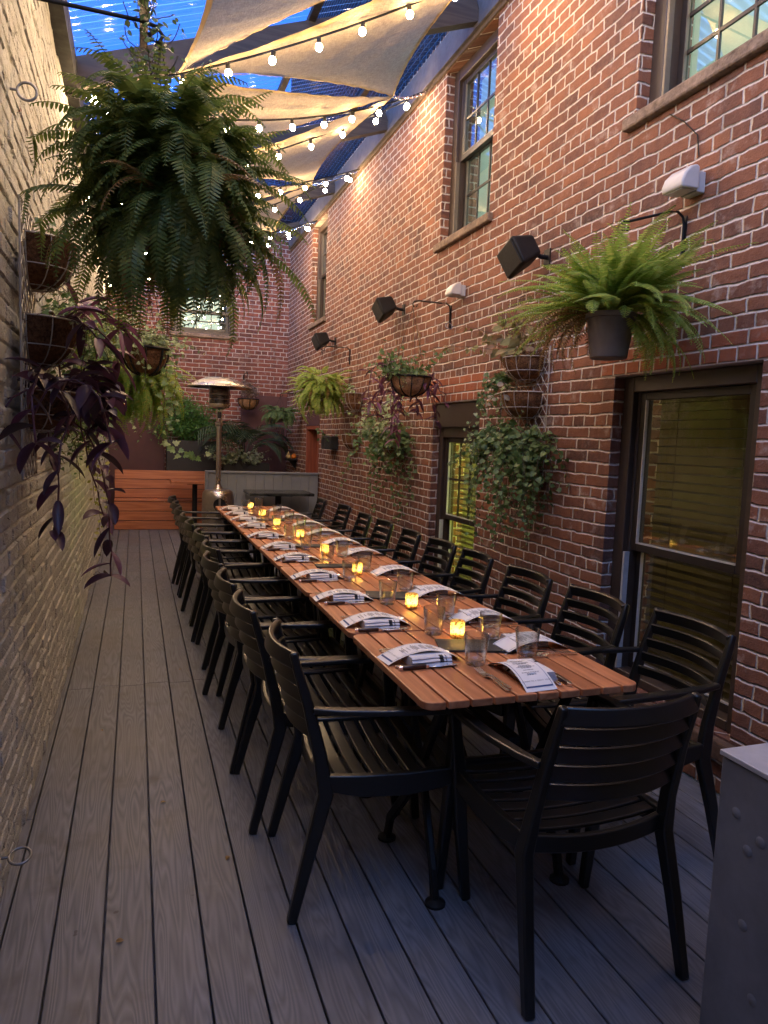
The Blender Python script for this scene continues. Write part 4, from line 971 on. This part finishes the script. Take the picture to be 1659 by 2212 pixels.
fern(t, 'brown_fronds', L_fernb, (.02,0,0), 26, (.2,.42), .030, 19, el=(-1.0,.6), droop=(.9,2.2), step=.0125, r0=.17, zr_=(-.12,.1), xmin=-.36)
fern(t, 'upright_fronds', L_fern, (.02,0,.08), 60, (.16,.32), .034, 13, el=(1.0,1.5), droop=(.3,1.5), step=.0125, r0=.05)
vines(t, 'climbing_leaves', L_ivy, [(-.03+.004*(k%5),-.01+.01*(k%3),.06+.0125*k) for k in range(62)], 4, size=(.020,.034), shape=OVAL, L=(.08,.2), gap=.02, grav=-.6, petiole=.012)
# ---- bright fern, right
p = bracket('black bracket holding the bright green potted fern, upper right', XR, 2.84, 2.58, -.36, -.07)
t = thing('hanging_fern', 'bright green fern in a brown plastic pot above the big dark window', 'hanging plant', (2.09,2.88,2.12))
b = MB(); b.lathe([(0,-.20),(.078,-.20),(.084,-.195),(.108,-.02),(.116,-.018),(.118,.004),(.110,.004),(.104,-.02),(0,-.03)], 36); b.build('pot', M_pot, t, smooth=35)
hangers(t, p, (2.09,2.88,2.12), .112, off=(2.09,2.88,2.12))
fern(t, 'green_fronds', L_fernl, (0,0,.01), 150, (.24,.42), .044, 21, el=(.35,1.3), droop=(.5,1.5), step=.0120, r0=.07)
fern(t, 'upright_fronds', L_fernl, (0,0,.02), 40, (.30,.46), .036, 22, el=(.9,1.45), droop=(.2,.9), step=.0120, r0=.05)
fern(t, 'brown_fronds', L_fernb, (-.03,.04,.0), 36, (.22,.46), .028, 23, el=(-.4,.6), droop=(1.0,2.2), step=.014, r0=.09, azr=(1.2,3.4))
fern(t, 'long_left_fronds', L_fernl, (0,.03,.02), 34, (.45,.68), .038, 26, el=(.1,.75), droop=(.5,1.1), step=.0120, r0=.06, azr=(1.3,2.3))
fern(t, 'long_right_fronds', L_fernl, (.0,-.03,.02), 30, (.42,.64), .040, 27, el=(.1,.8), droop=(.5,1.1), step=.0120, r0=.06, azr=(-2.1,-1.2))
fern(t, 'drooping_fronds', L_fernl, (.02,-.02,0), 34, (.26,.46), .038, 24, el=(-.3,.4), droop=(1.1,2.0), step=.0120, r0=.10, azr=(-1.7,.3))
# ---- far hanging fern
p = bracket('black bracket holding the fern by the doorway', XR, 8.42, 2.56, -.36)
t = thing('hanging_fern', 'full round green fern hanging below the farthest speaker', 'hanging plant', (2.09,8.42,2.10))
b = MB(); b.lathe([(0,-.16),(.10,-.16),(.14,0),(.13,0),(0,-.02)], 20); b.build('pot', M_pot, t, smooth=40)
hangers(t, p, (2.09,8.42,2.10), .135, off=(2.09,8.42,2.10))
fern(t, 'green_fronds', L_fernl, (0,0,.0), 230, (.20,.40), .045, 31, el=(-.8,1.25), droop=(.9,2.6), step=.018, r0=.17, w=.5, zr_=(-.14,.12))
fern(t, 'brown_fronds', L_fernb, (0,0,.0), 14, (.30,.45), .034, 32, el=(-.3,.9), droop=(1.3,2.2), step=.021, r0=.12, w=.5)
# ---- corner fern
p = bracket('small black bracket in the far corner', XR, 10.95, 2.13, -.36)
t = thing('hanging_fern', 'broad leaved dark fern in the far right corner above the gourd shelf', 'hanging plant', (2.09,10.95,1.85))
b = MB(); b.lathe([(0,-.14),(.09,-.14),(.12,0),(0,-.02)], 16); b.build('pot', M_pot, t, smooth=40)
hangers(t, p, (2.09,10.95,1.85), .12, off=(2.09,10.95,1.85))
fern(t, 'fronds', leaf_mat('fern_mid', (.04,.085,.03), (.075,.145,.05), (.14,.20,.08)), (0,0,.0), 60, (.22,.36), .060, 41, el=(-.2,1.1), droop=(1.2,2.3), step=.028, r0=.1, w=.7)
# ---- middle hanging basket with purple plant
p = bracket('black bracket above the hanging coco basket with the purple plant', XR, 5.50, 2.60, -.34)
t = thing('hanging_basket', 'coco lined black iron basket with ivy and purple trailing plant on the brick wall', 'hanging plant', (2.11,5.50,2.02))
basket(t, .165, .155, M_cocol, nb=10, wr=.005)
hangers(t, p, (2.11,5.50,2.02), .165, off=(2.11,5.50,2.02))
r = random.Random(8)
vines(t, 'ivy_leaves', L_ivy, [(r.uniform(-.10,.05),r.uniform(-.06,.12),.01) for k in range(30)], 9, size=(.05,.075), L=(.15,.36), gap=.035, grav=-.35, spread=.5)
vines(t, 'pale_trailing_leaves', L_ivyv, [(r.uniform(-.15,.05),r.uniform(-.12,.15),0) for k in range(10)], 10, size=(.02,.032), shape=OVAL, L=(.12,.3), gap=.025, grav=.5, petiole=.01)
trades(t, 'purple_leaves', L_purpl, [(.15*math.cos(a),.15*math.sin(a),.005) for a in [r.uniform(0,6.28) for k in range(13)]], 14, L=(.25,.66), ll=(.09,.14), lw=.034)
# ---- half baskets on lattices
def lattice(label, x, y0, y1, z0, z1, s_):
    r = thing('wall_lattice', label, 'lattice', (x,y0,z0)); L = y1-y0; H_ = z1-z0
    b = MB(); b.tube([(0,0,0),(0,0,H_),(0,L,H_),(0,L,0),(0,0,0)], .004, 5)
    n = 5; dl = L/n
    for i in range(-int(H_/dl)-1, n+1):
        a = (i*dl, 0.0); bz = (i*dl+H_, H_)
        y_a, z_a, y_b, z_b = a[0], a[1], bz[0], bz[1]
        if y_b <= 0 or y_a >= L: continue
        if y_a < 0: z_a -= y_a; y_a = 0
        if y_b > L: z_b -= (y_b-L); y_b = L
        if z_b > z_a: b.tube([(s_*.003,y_a,z_a),(s_*.003,y_b,z_b)], .0022, 4); b.tube([(s_*.003,L-y_a,z_a),(s_*.003,L-y_b,z_b)], .0022, 4)
    b.build('wire_grid', M_wirew, r)
lattice('white wire lattice on the brick wall carrying three coco baskets', XR-.022, 3.92, 4.32, 1.30, 2.12, -1)
lattice('white wire lattice on the cream wall carrying three coco baskets', XL+.035, 2.72, 3.08, 1.32, 2.26, 1)
def halfbasket(label, x, y, z, R_, dep, s_, m=M_coco, wire=M_wirew, grp=None):
    t = thing('wall_basket', label, 'wall planter', (x,y,z), 0, grp); basket(t, R_, dep, m, wire, True, 6, 2, s_, .0022); return t
# right lattice
xr = XR-.03
t = halfbasket('top coco basket on the right lattice with dry drooping reddish leaves', xr, 4.14, 2.06, .175, .15, -1)
r = random.Random(15)
vines(t, 'dry_leaves', L_dry, [(-.08,.02,.0),(-.06,.08,0),(-.1,-.03,0),(-.08,.1,0),(-.05,.0,.02),(-.1,.05,0),(-.06,-.05,0),(-.1,.0,0)], 16, size=(.07,.105), shape=OVAL, L=(.25,.5), gap=.04, grav=-.55, spread=.22, out=(-.15,.15,1.1))
vines(t, 'side_branch_leaves', L_dry, [(-.06,.1,.02),(-.06,.06,.02),(-.1,.1,.04)], 19, size=(.055,.085), shape=OVAL, L=(.45,.7), gap=.04, grav=.12, spread=.12, out=(-.25,.9,.55))
b = MB()
for i in range(240):
    a = r.uniform(PI/2,3*PI/2); q = Vector((.13*math.cos(a)*r.random()**.5,.15*math.sin(a),.0)); b.tube([q,q+Vector((r.gauss(-.01,.02),r.gauss(0,.03),r.uniform(.005,.04))),q+Vector((r.gauss(-.02,.03),r.gauss(0,.05),r.uniform(-.02,.03)))], .0009, 3, caps=False)
b.build('loose_fibre', M_coco, t)
t = halfbasket('middle coco basket on the right lattice with grey wilted leaves and ivy', xr, 4.14, 1.84, .175, .17, -1)
vines(t, 'wilted_leaves', leaf_mat('grey_leaf', (.20,.20,.14), (.32,.27,.20), (.40,.36,.28), .7), [(-.08,.04,0),(-.05,.12,0),(-.1,.0,0)], 17, size=(.05,.075), shape=OVAL, L=(.14,.26), gap=.035, grav=.25)
vines(t, 'ivy_leaves', L_ivyv, [(-.08,.14,0),(-.06,.12,0),(-.1,.10,0),(-.07,.15,.02)], 18, size=(.03,.045), L=(.22,.5), gap=.032, grav=.8, out=(-.1,.5,.1), wall=.0)
vines(t, 'dark_ivy_leaves', L_ivy, [(-.06,.13,0.02),(-.08,.12,0.05),(-.1,.13,0)], 28, size=(.04,.06), L=(.12,.3), gap=.032, grav=-.2, out=(-.1,.3,.2), wall=.0)
vines(t, 'trailing_ivy_leaves', L_ivy, [(-.05,.15+.012*k,.12) for k in range(9)], 29, size=(.035,.055), L=(.35,.6), gap=.03, grav=1.1, out=(-.1,.2,0), wall=.0, spread=.12)
t = halfbasket('bottom coco basket on the right lattice under a mass of dark ivy', xr, 4.14, 1.52, .15, .13, -1)
vines(t, 'ivy_leaves', L_ivy, [(r.uniform(-.16,-.02),r.uniform(-.30,.42),r.uniform(-.05,.08)) for k in range(62)], 25, size=(.040,.066), shape=HEART, L=(.16,.38), gap=.030, grav=.55, wall=.0)
vines(t, 'trailing_ivy', L_ivy, [(r.uniform(-.16,-.03),r.uniform(-.3,.2),-.05) for k in range(44)], 26, size=(.036,.056), shape=HEART, L=(.35,.80), gap=.032, grav=1.0, out=(-.05,-.2,0), wall=.0, spread=.3)
vines(t, 'pale_ivy', L_ivyv, [(r.uniform(-.1,-.03),r.uniform(.1,.35),0) for k in range(10)], 27, size=(.022,.036), L=(.25,.6), gap=.032, grav=.9, out=(-.05,.3,.1), wall=.0)
# mid wall baskets
t = halfbasket('coco wall basket under the purple plant, ivy trailing far down the bricks', xr, 6.55, 1.50, .17, .15, -1)
r = random.Random(31)
vines(t, 'pale_ivy', L_ivyv, [(r.uniform(-.14,-.02),r.uniform(-.3,.8),r.uniform(0,.35)) for k in range(46)], 35, size=(.04,.065), L=(.15,.40), gap=.04, grav=.2, wall=.0)
vines(t, 'ivy_leaves', L_ivy, [(r.uniform(-.16,-.02),r.uniform(-.25,.35),r.uniform(-.05,.1)) for k in range(56)], 36, size=(.05,.080), L=(.18,.42), gap=.038, grav=.6, wall=.0)
vines(t, 'trailing_ivy', L_ivy, [(r.uniform(-.12,-.03),y,0) for y in (.50,.55,.6,.45,.52,.58,-.25,-.28,-.3,-.22,-.2,-.33,-.1,.1,.2)], 37, size=(.045,.070), L=(.55,.85), gap=.034, grav=1.3, wall=.0, spread=.12)
t = halfbasket('small coco wall basket left of the hanging basket, pale rosette plant in it', xr, 7.95, 2.02, .15, .20, -1)
vines(t, 'pale_leaves', L_ivyv, [(-.08,y,.02) for y in (-.08,0,.08)], 38, size=(.05,.07), shape=OVAL, L=(.10,.18), gap=.04, grav=-.2)
t = halfbasket('low coco wall basket next to the black wall pot', xr, 8.0, 1.55, .16, .18, -1)
vines(t, 'leaves', L_ivy, [(-.08,y,.02) for y in (-.12,-.05,.05,.1)], 39, size=(.06,.085), shape=OVAL, L=(.12,.28), gap=.045, grav=-.2)
t = thing('wall_pot', 'black felt wall pot with a few green leaves beside the red doorway', 'wall planter', (XR-.003,9.02,1.36))
b = MB(); b.prism([(0,-.19),(-.10,-.19),(-.15,-.10),(-.15,.10),(-.10,.19),(0,.19)], 0, .17); b.build('pot', M_planter, t, bevel=.01)
vines(t, 'leaves', L_ivy, [(-.08,y,.16) for y in (-.12,-.02,.08,.14,.02)], 40, size=(.06,.09), shape=OVAL, L=(.12,.30), gap=.045, grav=-.25)
# left lattice baskets
xl = XL+.045; r = random.Random(51)
t = halfbasket('top coco basket on the cream wall lattice, thin vine over its front', xl, 2.93, 2.16, .155, .17, 1)
vines(t, 'fine_vine', L_ivyv, [(.1,-.05,0),(.12,.05,0),(.14,.0,0)], 52, size=(.016,.024), L=(.2,.35), gap=.025, grav=.9, petiole=.012)
vines(t, 'dark_leaves', L_ivy, [(.1,.0,.02),(.08,.1,.02),(.05,-.1,.02)], 53, size=(.035,.05), L=(.1,.2), gap=.03, grav=-.1)
t = halfbasket('middle coco basket on the cream wall lattice with bright purple leaves', xl, 2.93, 1.885, .16, .17, 1)
trades(t, 'purple_leaves', L_purpl, [(.12,y,.01) for y in (-.1,-.04,.02,.08,.13)], 54, L=(.18,.36), ll=(.10,.15), lw=.030, out=(.55,.15,.35))
trades(t, 'dark_leaves', L_purp, [(.10,y,.01) for y in (-.1,.0,.1)], 55, L=(.15,.3), ll=(.10,.15), lw=.035, out=(.3,0,.2))
vines(t, 'fine_vine', L_ivyv, [(.12,-.08,0),(.14,.0,0),(.14,.07,0),(.1,.1,0)], 56, size=(.012,.020), L=(.2,.4), gap=.022, grav=.9, petiole=.010)
t = halfbasket('bottom basket on the cream wall lattice buried in dark purple leaves', xl, 2.90, 1.63, .15, .15, 1)
trades(t, 'dark_purple_leaves', L_purp, [(r.uniform(.04,.16),r.uniform(-.22,.22),r.uniform(-.02,.06)) for k in range(30)], 57, L=(.10,.30), ll=(.08,.135), lw=.042, out=(.15,0,.1), dens=1)
trades(t, 'trailing_leaves', L_purp, [(.06,-.25,.0),(.10,-.15,0),(.14,.05,0),(.05,-.3,.02),(.05,-.4,-.1),(.08,-.1,-.1),(.1,.1,-.1)], 61, L=(.40,.74), ll=(.085,.13), lw=.038, out=(.02,.0,-.1), grav=1.2, dens=1)
for (yy, zz, lab, sd) in ((3.75,2.02,'coco wall basket with green ivy behind the purple leaves',90),(3.9,1.62,'low coco wall basket with mixed green trailing leaves on the cream wall',94)):
    t = halfbasket(lab, XL+.012, yy, zz, .15, .14, 1, grp=None); rr = random.Random(sd)
    vines(t, 'ivy_leaves', L_ivy, [(rr.uniform(.03,.16),rr.uniform(-.2,.2),rr.uniform(-.03,.08)) for k in range(26)], sd, size=(.035,.055), L=(.16,.42), gap=.032, grav=.6, wall=None)
    vines(t, 'pale_leaves', L_ivyv, [(rr.uniform(.05,.18),rr.uniform(-.15,.2),0) for k in range(14)], sd+1, size=(.022,.036), shape=OVAL, L=(.2,.5), gap=.026, grav=1.0, petiole=.012)
    fern(t, 'fern_fronds', L_lime, (.10,.05,.0), 40, (.18,.32), .030, sd+2, el=(-.6,.9), droop=(1.2,2.4), step=.014, r0=.06, w=.4, xmin=.02)
# left hanging basket farther back
p = bracket('black bracket on the cream wall holding the basket with the lime fern', XL, 4.95, 2.50, .50)
t = thing('hanging_basket', 'coco basket on the left side with ivy trailing in a long curve', 'hanging plant', (.06,4.95,2.03))
basket(t, .14, .17, M_coco, nb=8, wr=.007); hangers(t, p, (.06,4.95,2.03), .14, off=(.06,4.95,2.03))
vines(t, 'pale_bushy_ivy', L_ivyv, [(r.uniform(-.18,.08),r.uniform(-.1,.1),r.uniform(0,.1)) for k in range(80)], 62, size=(.030,.050), L=(.16,.42), gap=.03, grav=.1)
def guided(root, name, m, path, seed, size, shape=IVY, gap=.035):
    rr = random.Random(seed); lv = MB(); st = MB(); P = [Vector(q) for q in path]; pts = []
    for a, c in zip(P, P[1:]):
        n = max(1,int((c-a).length/gap))
        for i in range(n): pts.append(a.lerp(c,i/n)+Vector((rr.gauss(0,.005),rr.gauss(0,.005),rr.gauss(0,.005))))
    for q in pts:
        for k in range(rr.choice((1,2))):
            an = rr.uniform(0,2*PI); dd = Vector((math.cos(an),math.sin(an)*.5,rr.uniform(-.8,.5))); leaf(lv, q+dd*.015, dd, (rr.gauss(0,.4),-1,.5+rr.gauss(0,.3)), rr.uniform(*size), shape)
    st.tube(pts, .0018, 4, caps=False); lv.build(name, m, root); st.build('stems', L_stem, root)
guided(t, 'trailing_ivy', leaf_mat('ivy_bright', (.09,.17,.05), (.20,.30,.09), (.42,.45,.22), .4), [(.10,-.05,.02),(.13,-.10,-.08),(.12,-.14,-.25),(.11,-.16,-.42),(.13,-.18,-.55),(.16,-.2,-.62),(.22,-.22,-.66),(.30,-.22,-.68),(.36,-.22,-.66),(.40,-.22,-.64)], 63, (.035,.055))
guided(t, 'second_strand', L_ivyv, [(.08,.05,.02),(.17,.02,-.04),(.19,.0,-.2),(.17,-.02,-.36),(.2,-.02,-.5)], 64, (.03,.045))
t = thing('hanging_fern', 'lime green fern hanging under the left basket, frond tips pointing down', 'hanging plant', (-.04,5.25,1.86))
b = MB(); b.lathe([(0,-.12),(.08,-.12),(.11,0),(0,-.02)], 16); b.build('pot', M_pot, t, smooth=40)
fern(t, 'lime_fronds', L_lime, (0,0,.0), 230, (.26,.44), .036, 65, el=(-.7,.8), droop=(1.2,2.4), step=.016, r0=.15, w=.4, zr_=(-.08,.06), xmin=-.32)
hangers(t, (-.06,5.35,2.3), (-.04,5.25,1.86), .11, off=(-.04,5.25,1.86))
t = halfbasket('coco wall basket half way down the cream wall, green ivy spilling to bench height', XL+.012, 5.9, 2.10, .17, .15, 1); rr = random.Random(101)
vines(t, 'ivy_leaves', L_ivy, [(rr.uniform(.02,.20),rr.uniform(-.3,.3),rr.uniform(-.05,.15)) for k in range(46)], 102, size=(.045,.070), L=(.2,.6), gap=.038, grav=.7)
vines(t, 'pale_leaves', L_ivyv, [(rr.uniform(.05,.24),rr.uniform(-.3,.3),rr.uniform(-.05,.1)) for k in range(30)], 103, size=(.035,.055), L=(.3,.8), gap=.036, grav=1.0)
t = halfbasket('farther coco wall basket with lime fern and ivy near the deck end', XL+.012, 7.1, 1.85, .16, .15, 1)
fern(t, 'lime_fronds', L_lime, (.12,0,.0), 110, (.24,.44), .040, 97, el=(-.5,.9), droop=(1.2,2.4), step=.02, r0=.12, w=.45, xmin=.02)
vines(t, 'ivy_leaves', L_ivyv, [(.15,-.15+.03*k,0) for k in range(12)], 98, size=(.04,.06), L=(.3,.7), gap=.04, grav=1.0)
t = thing('hanging_vine', 'thin yellow green vine hanging down the cream wall to the bench', 'plant', (-.29,6.3,1.55))
for i, dx in enumerate((0,.05,-.04)): guided(t, 'vine_strand', leaf_mat('vine_lime%s' % 'abc'[i], (.22,.26,.05), (.42,.42,.12), (.55,.50,.25)), [(dx,0,.25),(dx-.01,.02*i,-.2),(dx+.01,0,-.6),(dx+.02,0,-1.15+.2*i)], 70+i, (.028,.045), OVAL, .06)
b = MB(); b.lathe([(0,.12),(.06,.12),(.08,.25),(0,.24)], 14, c=(-.0,.0,0)); b.build('pot', M_pot, t, smooth=40)
# end wall plants
def bush(root, name, m, c, rx, ry, rz, n, s_, seed):
    rr = random.Random(seed); b = MB(); cl = [(Vector((rr.gauss(0,.5)*rx, rr.gauss(0,.5)*ry, rr.gauss(0,.5)*rz)), rr.uniform(.25,.5)) for k in range(22)]
    for i in range(n):
        q, k = rr.choice(cl); p = Vector(c)+q+Vector((rr.gauss(0,1)*rx,rr.gauss(0,1)*ry,rr.gauss(0,1)*rz))*k*.6
        leaf(b, p, (rr.gauss(0,1),rr.gauss(0,1),rr.gauss(.3,.8)), (rr.gauss(0,1),rr.gauss(-.4,1),rr.gauss(.6,.6)), rr.uniform(*s_), OVAL)
    for k in range(14):
        q = cl[k][0]; b.tube([Vector(c)+Vector((q.x*.2,q.y*.2,-rz)), Vector(c)+q], .003, 4)
    return b.build(name, m, root)
t = thing('bush', 'feathery green bush growing in the tall dark trough by the heater', 'shrub', (.85,12.0,1.32))
bush(t, 'foliage', L_bush, (0,0,.26), .40, .15, .32, 6500, (.022,.040), 80)
t = thing('palm_plant', 'dark arching palm behind the grey partition', 'palm', (1.66,11.68,1.0))
b = MB(); rr = random.Random(81)
for k in range(14):
    az = rr.uniform(PI*.7,PI*2.2); e = rr.uniform(1.15,1.5); L = rr.uniform(.8,1.25); P = Vector((0,0,0)); pts = [P.copy()]; n = 22
    for i in range(n):
        tt = i/n; el = e-2.0*tt**1.5; d = Vector((math.cos(az)*math.cos(el),math.sin(az)*math.cos(el)*.7,math.sin(el))).normalized(); P = P+d*L/n; pts.append(P.copy())
        if tt > .35:
            side = Vector((-math.sin(az),math.cos(az),0))
            for s_ in (-1,1):
                q = (side*s_*.8+d*.75+Vector((0,0,-.5*tt))).normalized(); l = .34*math.sin(PI*(tt-.25)/.85)+.08; f = d*.008
                b.add([P-f, P+q*l*.5-f*1.4+Vector((0,0,.01)), P+q*l+Vector((0,0,-.05)), P+q*l*.5+f*1.4+Vector((0,0,.01)), P+f], [(0,1,2,3,4)])
    b.tube(pts[::3], .006, 5)
b.build('fronds', L_palm, t)
b = MB(); b.lathe([(0,-.05),(.13,-.05),(.17,.1),(.16,.1),(0,.07)], 20); b.build('pot', M_planter, t, smooth=40)
t = thing('ivy_plant', 'grey green variegated ivy filling the low planter behind the partition', 'ivy', (1.45,11.62,1.05))
vines(t, 'leaves', leaf_mat('ivy_silver', (.12,.18,.10), (.30,.38,.25), (.58,.60,.48), .5), [(rr.uniform(-.2,.35),rr.uniform(-.1,.1),rr.uniform(.0,.12)) for k in range(64)], 82, size=(.045,.072), L=(.15,.45), gap=.04, grav=-.1, spread=.7)
t = thing('hanging_basket', 'coco bowl with a dry twiggy plant hanging at the end wall by the heater hood', 'hanging plant', (1.72,11.75,2.08))
basket(t, .165, .17, M_cocol, nb=8, wr=.006); hangers(t, (1.70,11.75,2.48), (1.72,11.75,2.08), .16, off=(1.72,11.75,2.08))
bush(t, 'twiggy_leaves', leaf_mat('dusty_leaf', (.10,.09,.07), (.20,.15,.13), (.30,.24,.20)), (0,0,.16), .15, .10, .14, 520, (.025,.045), 83)
for c_, a_ in (((1.70,12.19,2.46),0),):
    r_ = thing('plant_bracket', 'black bracket on the end wall holding the dry twiggy basket', 'bracket', c_, 0, 'black scroll brackets for hanging plants')
    b = MB(); b.box(-.01,.01,-.012,-.001,-.15,.03); b.build('wall_plate', M_black, r_)
    b = MB(); b.tube([(0,-.012,-.14),(0,-.012,-.02),(0,-.03,.03),(0,-.08,.05),(0,-.40,.05),(0,-.445,.035),(0,-.44,.015)], .007, 6); b.build('arm', M_black, r_, smooth=60)
# ================================================================== WALL FIXTURES
def speaker(label, y, z, yaw, pitch, roll=0):
    t = thing('wall_speaker', label, 'speaker', (XR,y,z), 0, 'black speakers along the brick wall')
    M = T(-.19,0,0) @ RZ(yaw) @ Matrix.Rotation(pitch,4,'Y') @ Matrix.Rotation(roll,4,'X')
    b = MB(); b.sweep([M @ Vector((.085,0,0)), M @ Vector((-.085,0,0))], [(.17,.13),(.27,.19)], up=M.to_3x3() @ Vector((0,0,1))); b.build('cabinet', M_black, t, bevel=.022, bseg=4, smooth=50)
    b = MB(); b.sweep([M @ Vector((-.086,0,0)), M @ Vector((-.092,0,0))], [(.245,.165),(.235,.155)], up=M.to_3x3() @ Vector((0,0,1))); b.build('grille', speck('speaker_grille',(.018,.018,.018),.7,0,.4,600), t, bevel=.006)
    b = MB(); b.tube([M @ Vector((.06,0,0)),(-.05,0,0),(-.003,0,0)], .014, 10); b.box(-.008,-.001,-.035,.035,-.05,.05); b.build('mounting_arm', M_black, t, smooth=40)
speaker('nearest black wall speaker, just left of the bright fern', 4.05, 2.68, -.05, -.45, -.22)
speaker('middle black wall speaker, up from the purple basket', 6.62, 2.76, -.05, -.45, -.2)
speaker('farthest black wall speaker, above the round fern', 9.12, 2.75, 0, -.4, -.15)
def fixture(label, y, z, s_=1.0):
    t = thing('light_fitting', label, 'wall light', (XR,y,z), 0, 'pale wall light housings')
    b = MB(); b.box(-.075*s_,-.001,-.075*s_,.075*s_,-.07*s_,.07*s_); b.build('back_box', M_white, t, bevel=.004)
    b = MB(); pr = [(-.077,.085),(-.10,.10),(-.15,.085),(-.20,.035),(-.225,-.03),(-.215,-.065),(-.077,-.065)]
    P0 = [(x*s_,-.105*s_,z_*s_) for x,z_ in pr]; P1 = [(x*s_,.105*s_,z_*s_) for x,z_ in pr]; n = len(pr)
    b.add(P0+P1, [tuple(range(n)), tuple(range(2*n-1,n-1,-1))]+[(i,n+i,n+(i+1)%n,(i+1)%n) for i in range(n)]); b.build('hood', speck('pale_hood',(.52,.50,.48),.4,0,.04,30), t, bevel=.012, bseg=3, smooth=50)
    b = MB(); b.box(-.20*s_,-.10*s_,-.08*s_,.08*s_,-.072*s_,-.0655*s_); b.build('lens', M_alu, t, bevel=.003)
fixture('pale hooded wall light above the bright fern, upper right', 2.78, 2.72, .66)
fixture('small pale wall light between the middle speaker and the dry leaves', 5.28, 2.69, .6)
def eye(label, x, y, z, s_, R_=.030, tilt=0):
    b = MB(); b.tube([(0,0,0),(s_*.022,0,0)], .0045, 8); b.torus((s_*(.022+R_),0,0), R_, .0045, axis='z', seg=22, sub=8, M=Matrix.Rotation(tilt,4,'X'))
    tag(b.build('eye_bolt', M_bolt, loc=(x,y,z), smooth=60), label, 'eye bolt', 'steel eye bolts in the walls')
eye('steel eye bolt high on the cream wall, left of the big fern', XL, 2.80, 2.62, 1, .030, 1.45)
eye('steel eye bolt low on the cream wall near the deck edge', XL, 2.42, .13, 1, .032, .35)
eye('small eye bolt low on the cream wall, far along the deck', XL, 7.6, .06, 1, .026, 1.3)
eye('eye bolt on the brick wall beside the small wall light', XR, 5.42, 2.44, -1, .028, 1.2)
eye('eye bolt at the right picture edge above the grey cabinet', XR, 2.02, .42, -1, .020, .3)
def cable(label, pts, r_=.004, name='wall_cable'):
    P = [Vector(p) for p in pts]; b = MB(); b.tube([p-P[0] for p in P], r_, 6); tag(b.build(name, M_black, loc=P[0], smooth=60), label, 'cable', 'thin cables on the brick wall')
cx = XR-.006
cable('thin black cable looping from the bright fern wall light to the window sill', [(cx,2.78,2.85),(cx,2.80,2.95),(cx,2.9,3.05),(cx,3.0,3.12)], .003)
b = MB(); rr = random.Random(5)
for k in range(5):
    P = [Vector((0,0,0))]
    for i in range(9): P.append(P[-1]+Vector((0, rr.uniform(-.05,.06), rr.uniform(.02,.10))))
    b.tube([Vector((-.004,.15*k,0))+q for q in P], .0022, 4, caps=False)
    for q in P[2:]: leaf(b, Vector((-.008,.15*k,0))+q, (-.3,rr.gauss(0,1),rr.gauss(0,1)), (-1,0,.3), rr.uniform(.012,.024), OVAL)
tag(b.build('dried_vine', L_fernb, loc=(XR,6.1,2.1)), 'thin dried vine creeping up the bricks above the hanging coco basket', 'vine')
rr = random.Random(12)
for k, (x, y) in enumerate(((.10,2.9),(-.15,3.7),(.28,4.6),(-.05,2.1),(.05,5.6),(.32,2.45),(-.22,6.9))):
    b = MB(); leaf(b, (0,0,.004), (math.cos(k*2.1),math.sin(k*2.1),0), (rr.gauss(0,.3),rr.gauss(0,.3),1), rr.uniform(.014,.028), OVAL, .3)
    tag(b.build('fallen_leaf', L_fernb, loc=(x,y,.001)), 'tiny brown fallen leaf on the grey deck boards of the walkway', 'leaf', 'fallen leaves on the walkway')
# grey cabinet
t = thing('metal_cabinet', 'grey metal cabinet with round dents at the bottom right corner', 'cabinet', (1.2275,.45,0))
b = MB(); b.box(0,.75,0,.734,.0,.835); b.build('body', M_cab, t, bevel=.004)
b = MB(); b.box(-.004,.754,-.004,.738,.838,.85); b.build('top_plate', M_cabtop, t, bevel=.002)
for (y,z) in [(.682,.73),(.615,.70),(.645,.665),(.565,.672),(.560,.640),(.640,.50),(.60,.36)]:
    b = MB(); b.lathe([(.0125,0),(.010,.0012),(.006,.0021),(0,.0025)], 14); b.v = [(-c-.0005, a+y, z+b_) for a,b_,c in b.v]; b.build('rivet', M_cab, t, smooth=70)
# drop helper prototypes that were never placed
print('objects', len(bpy.data.objects))
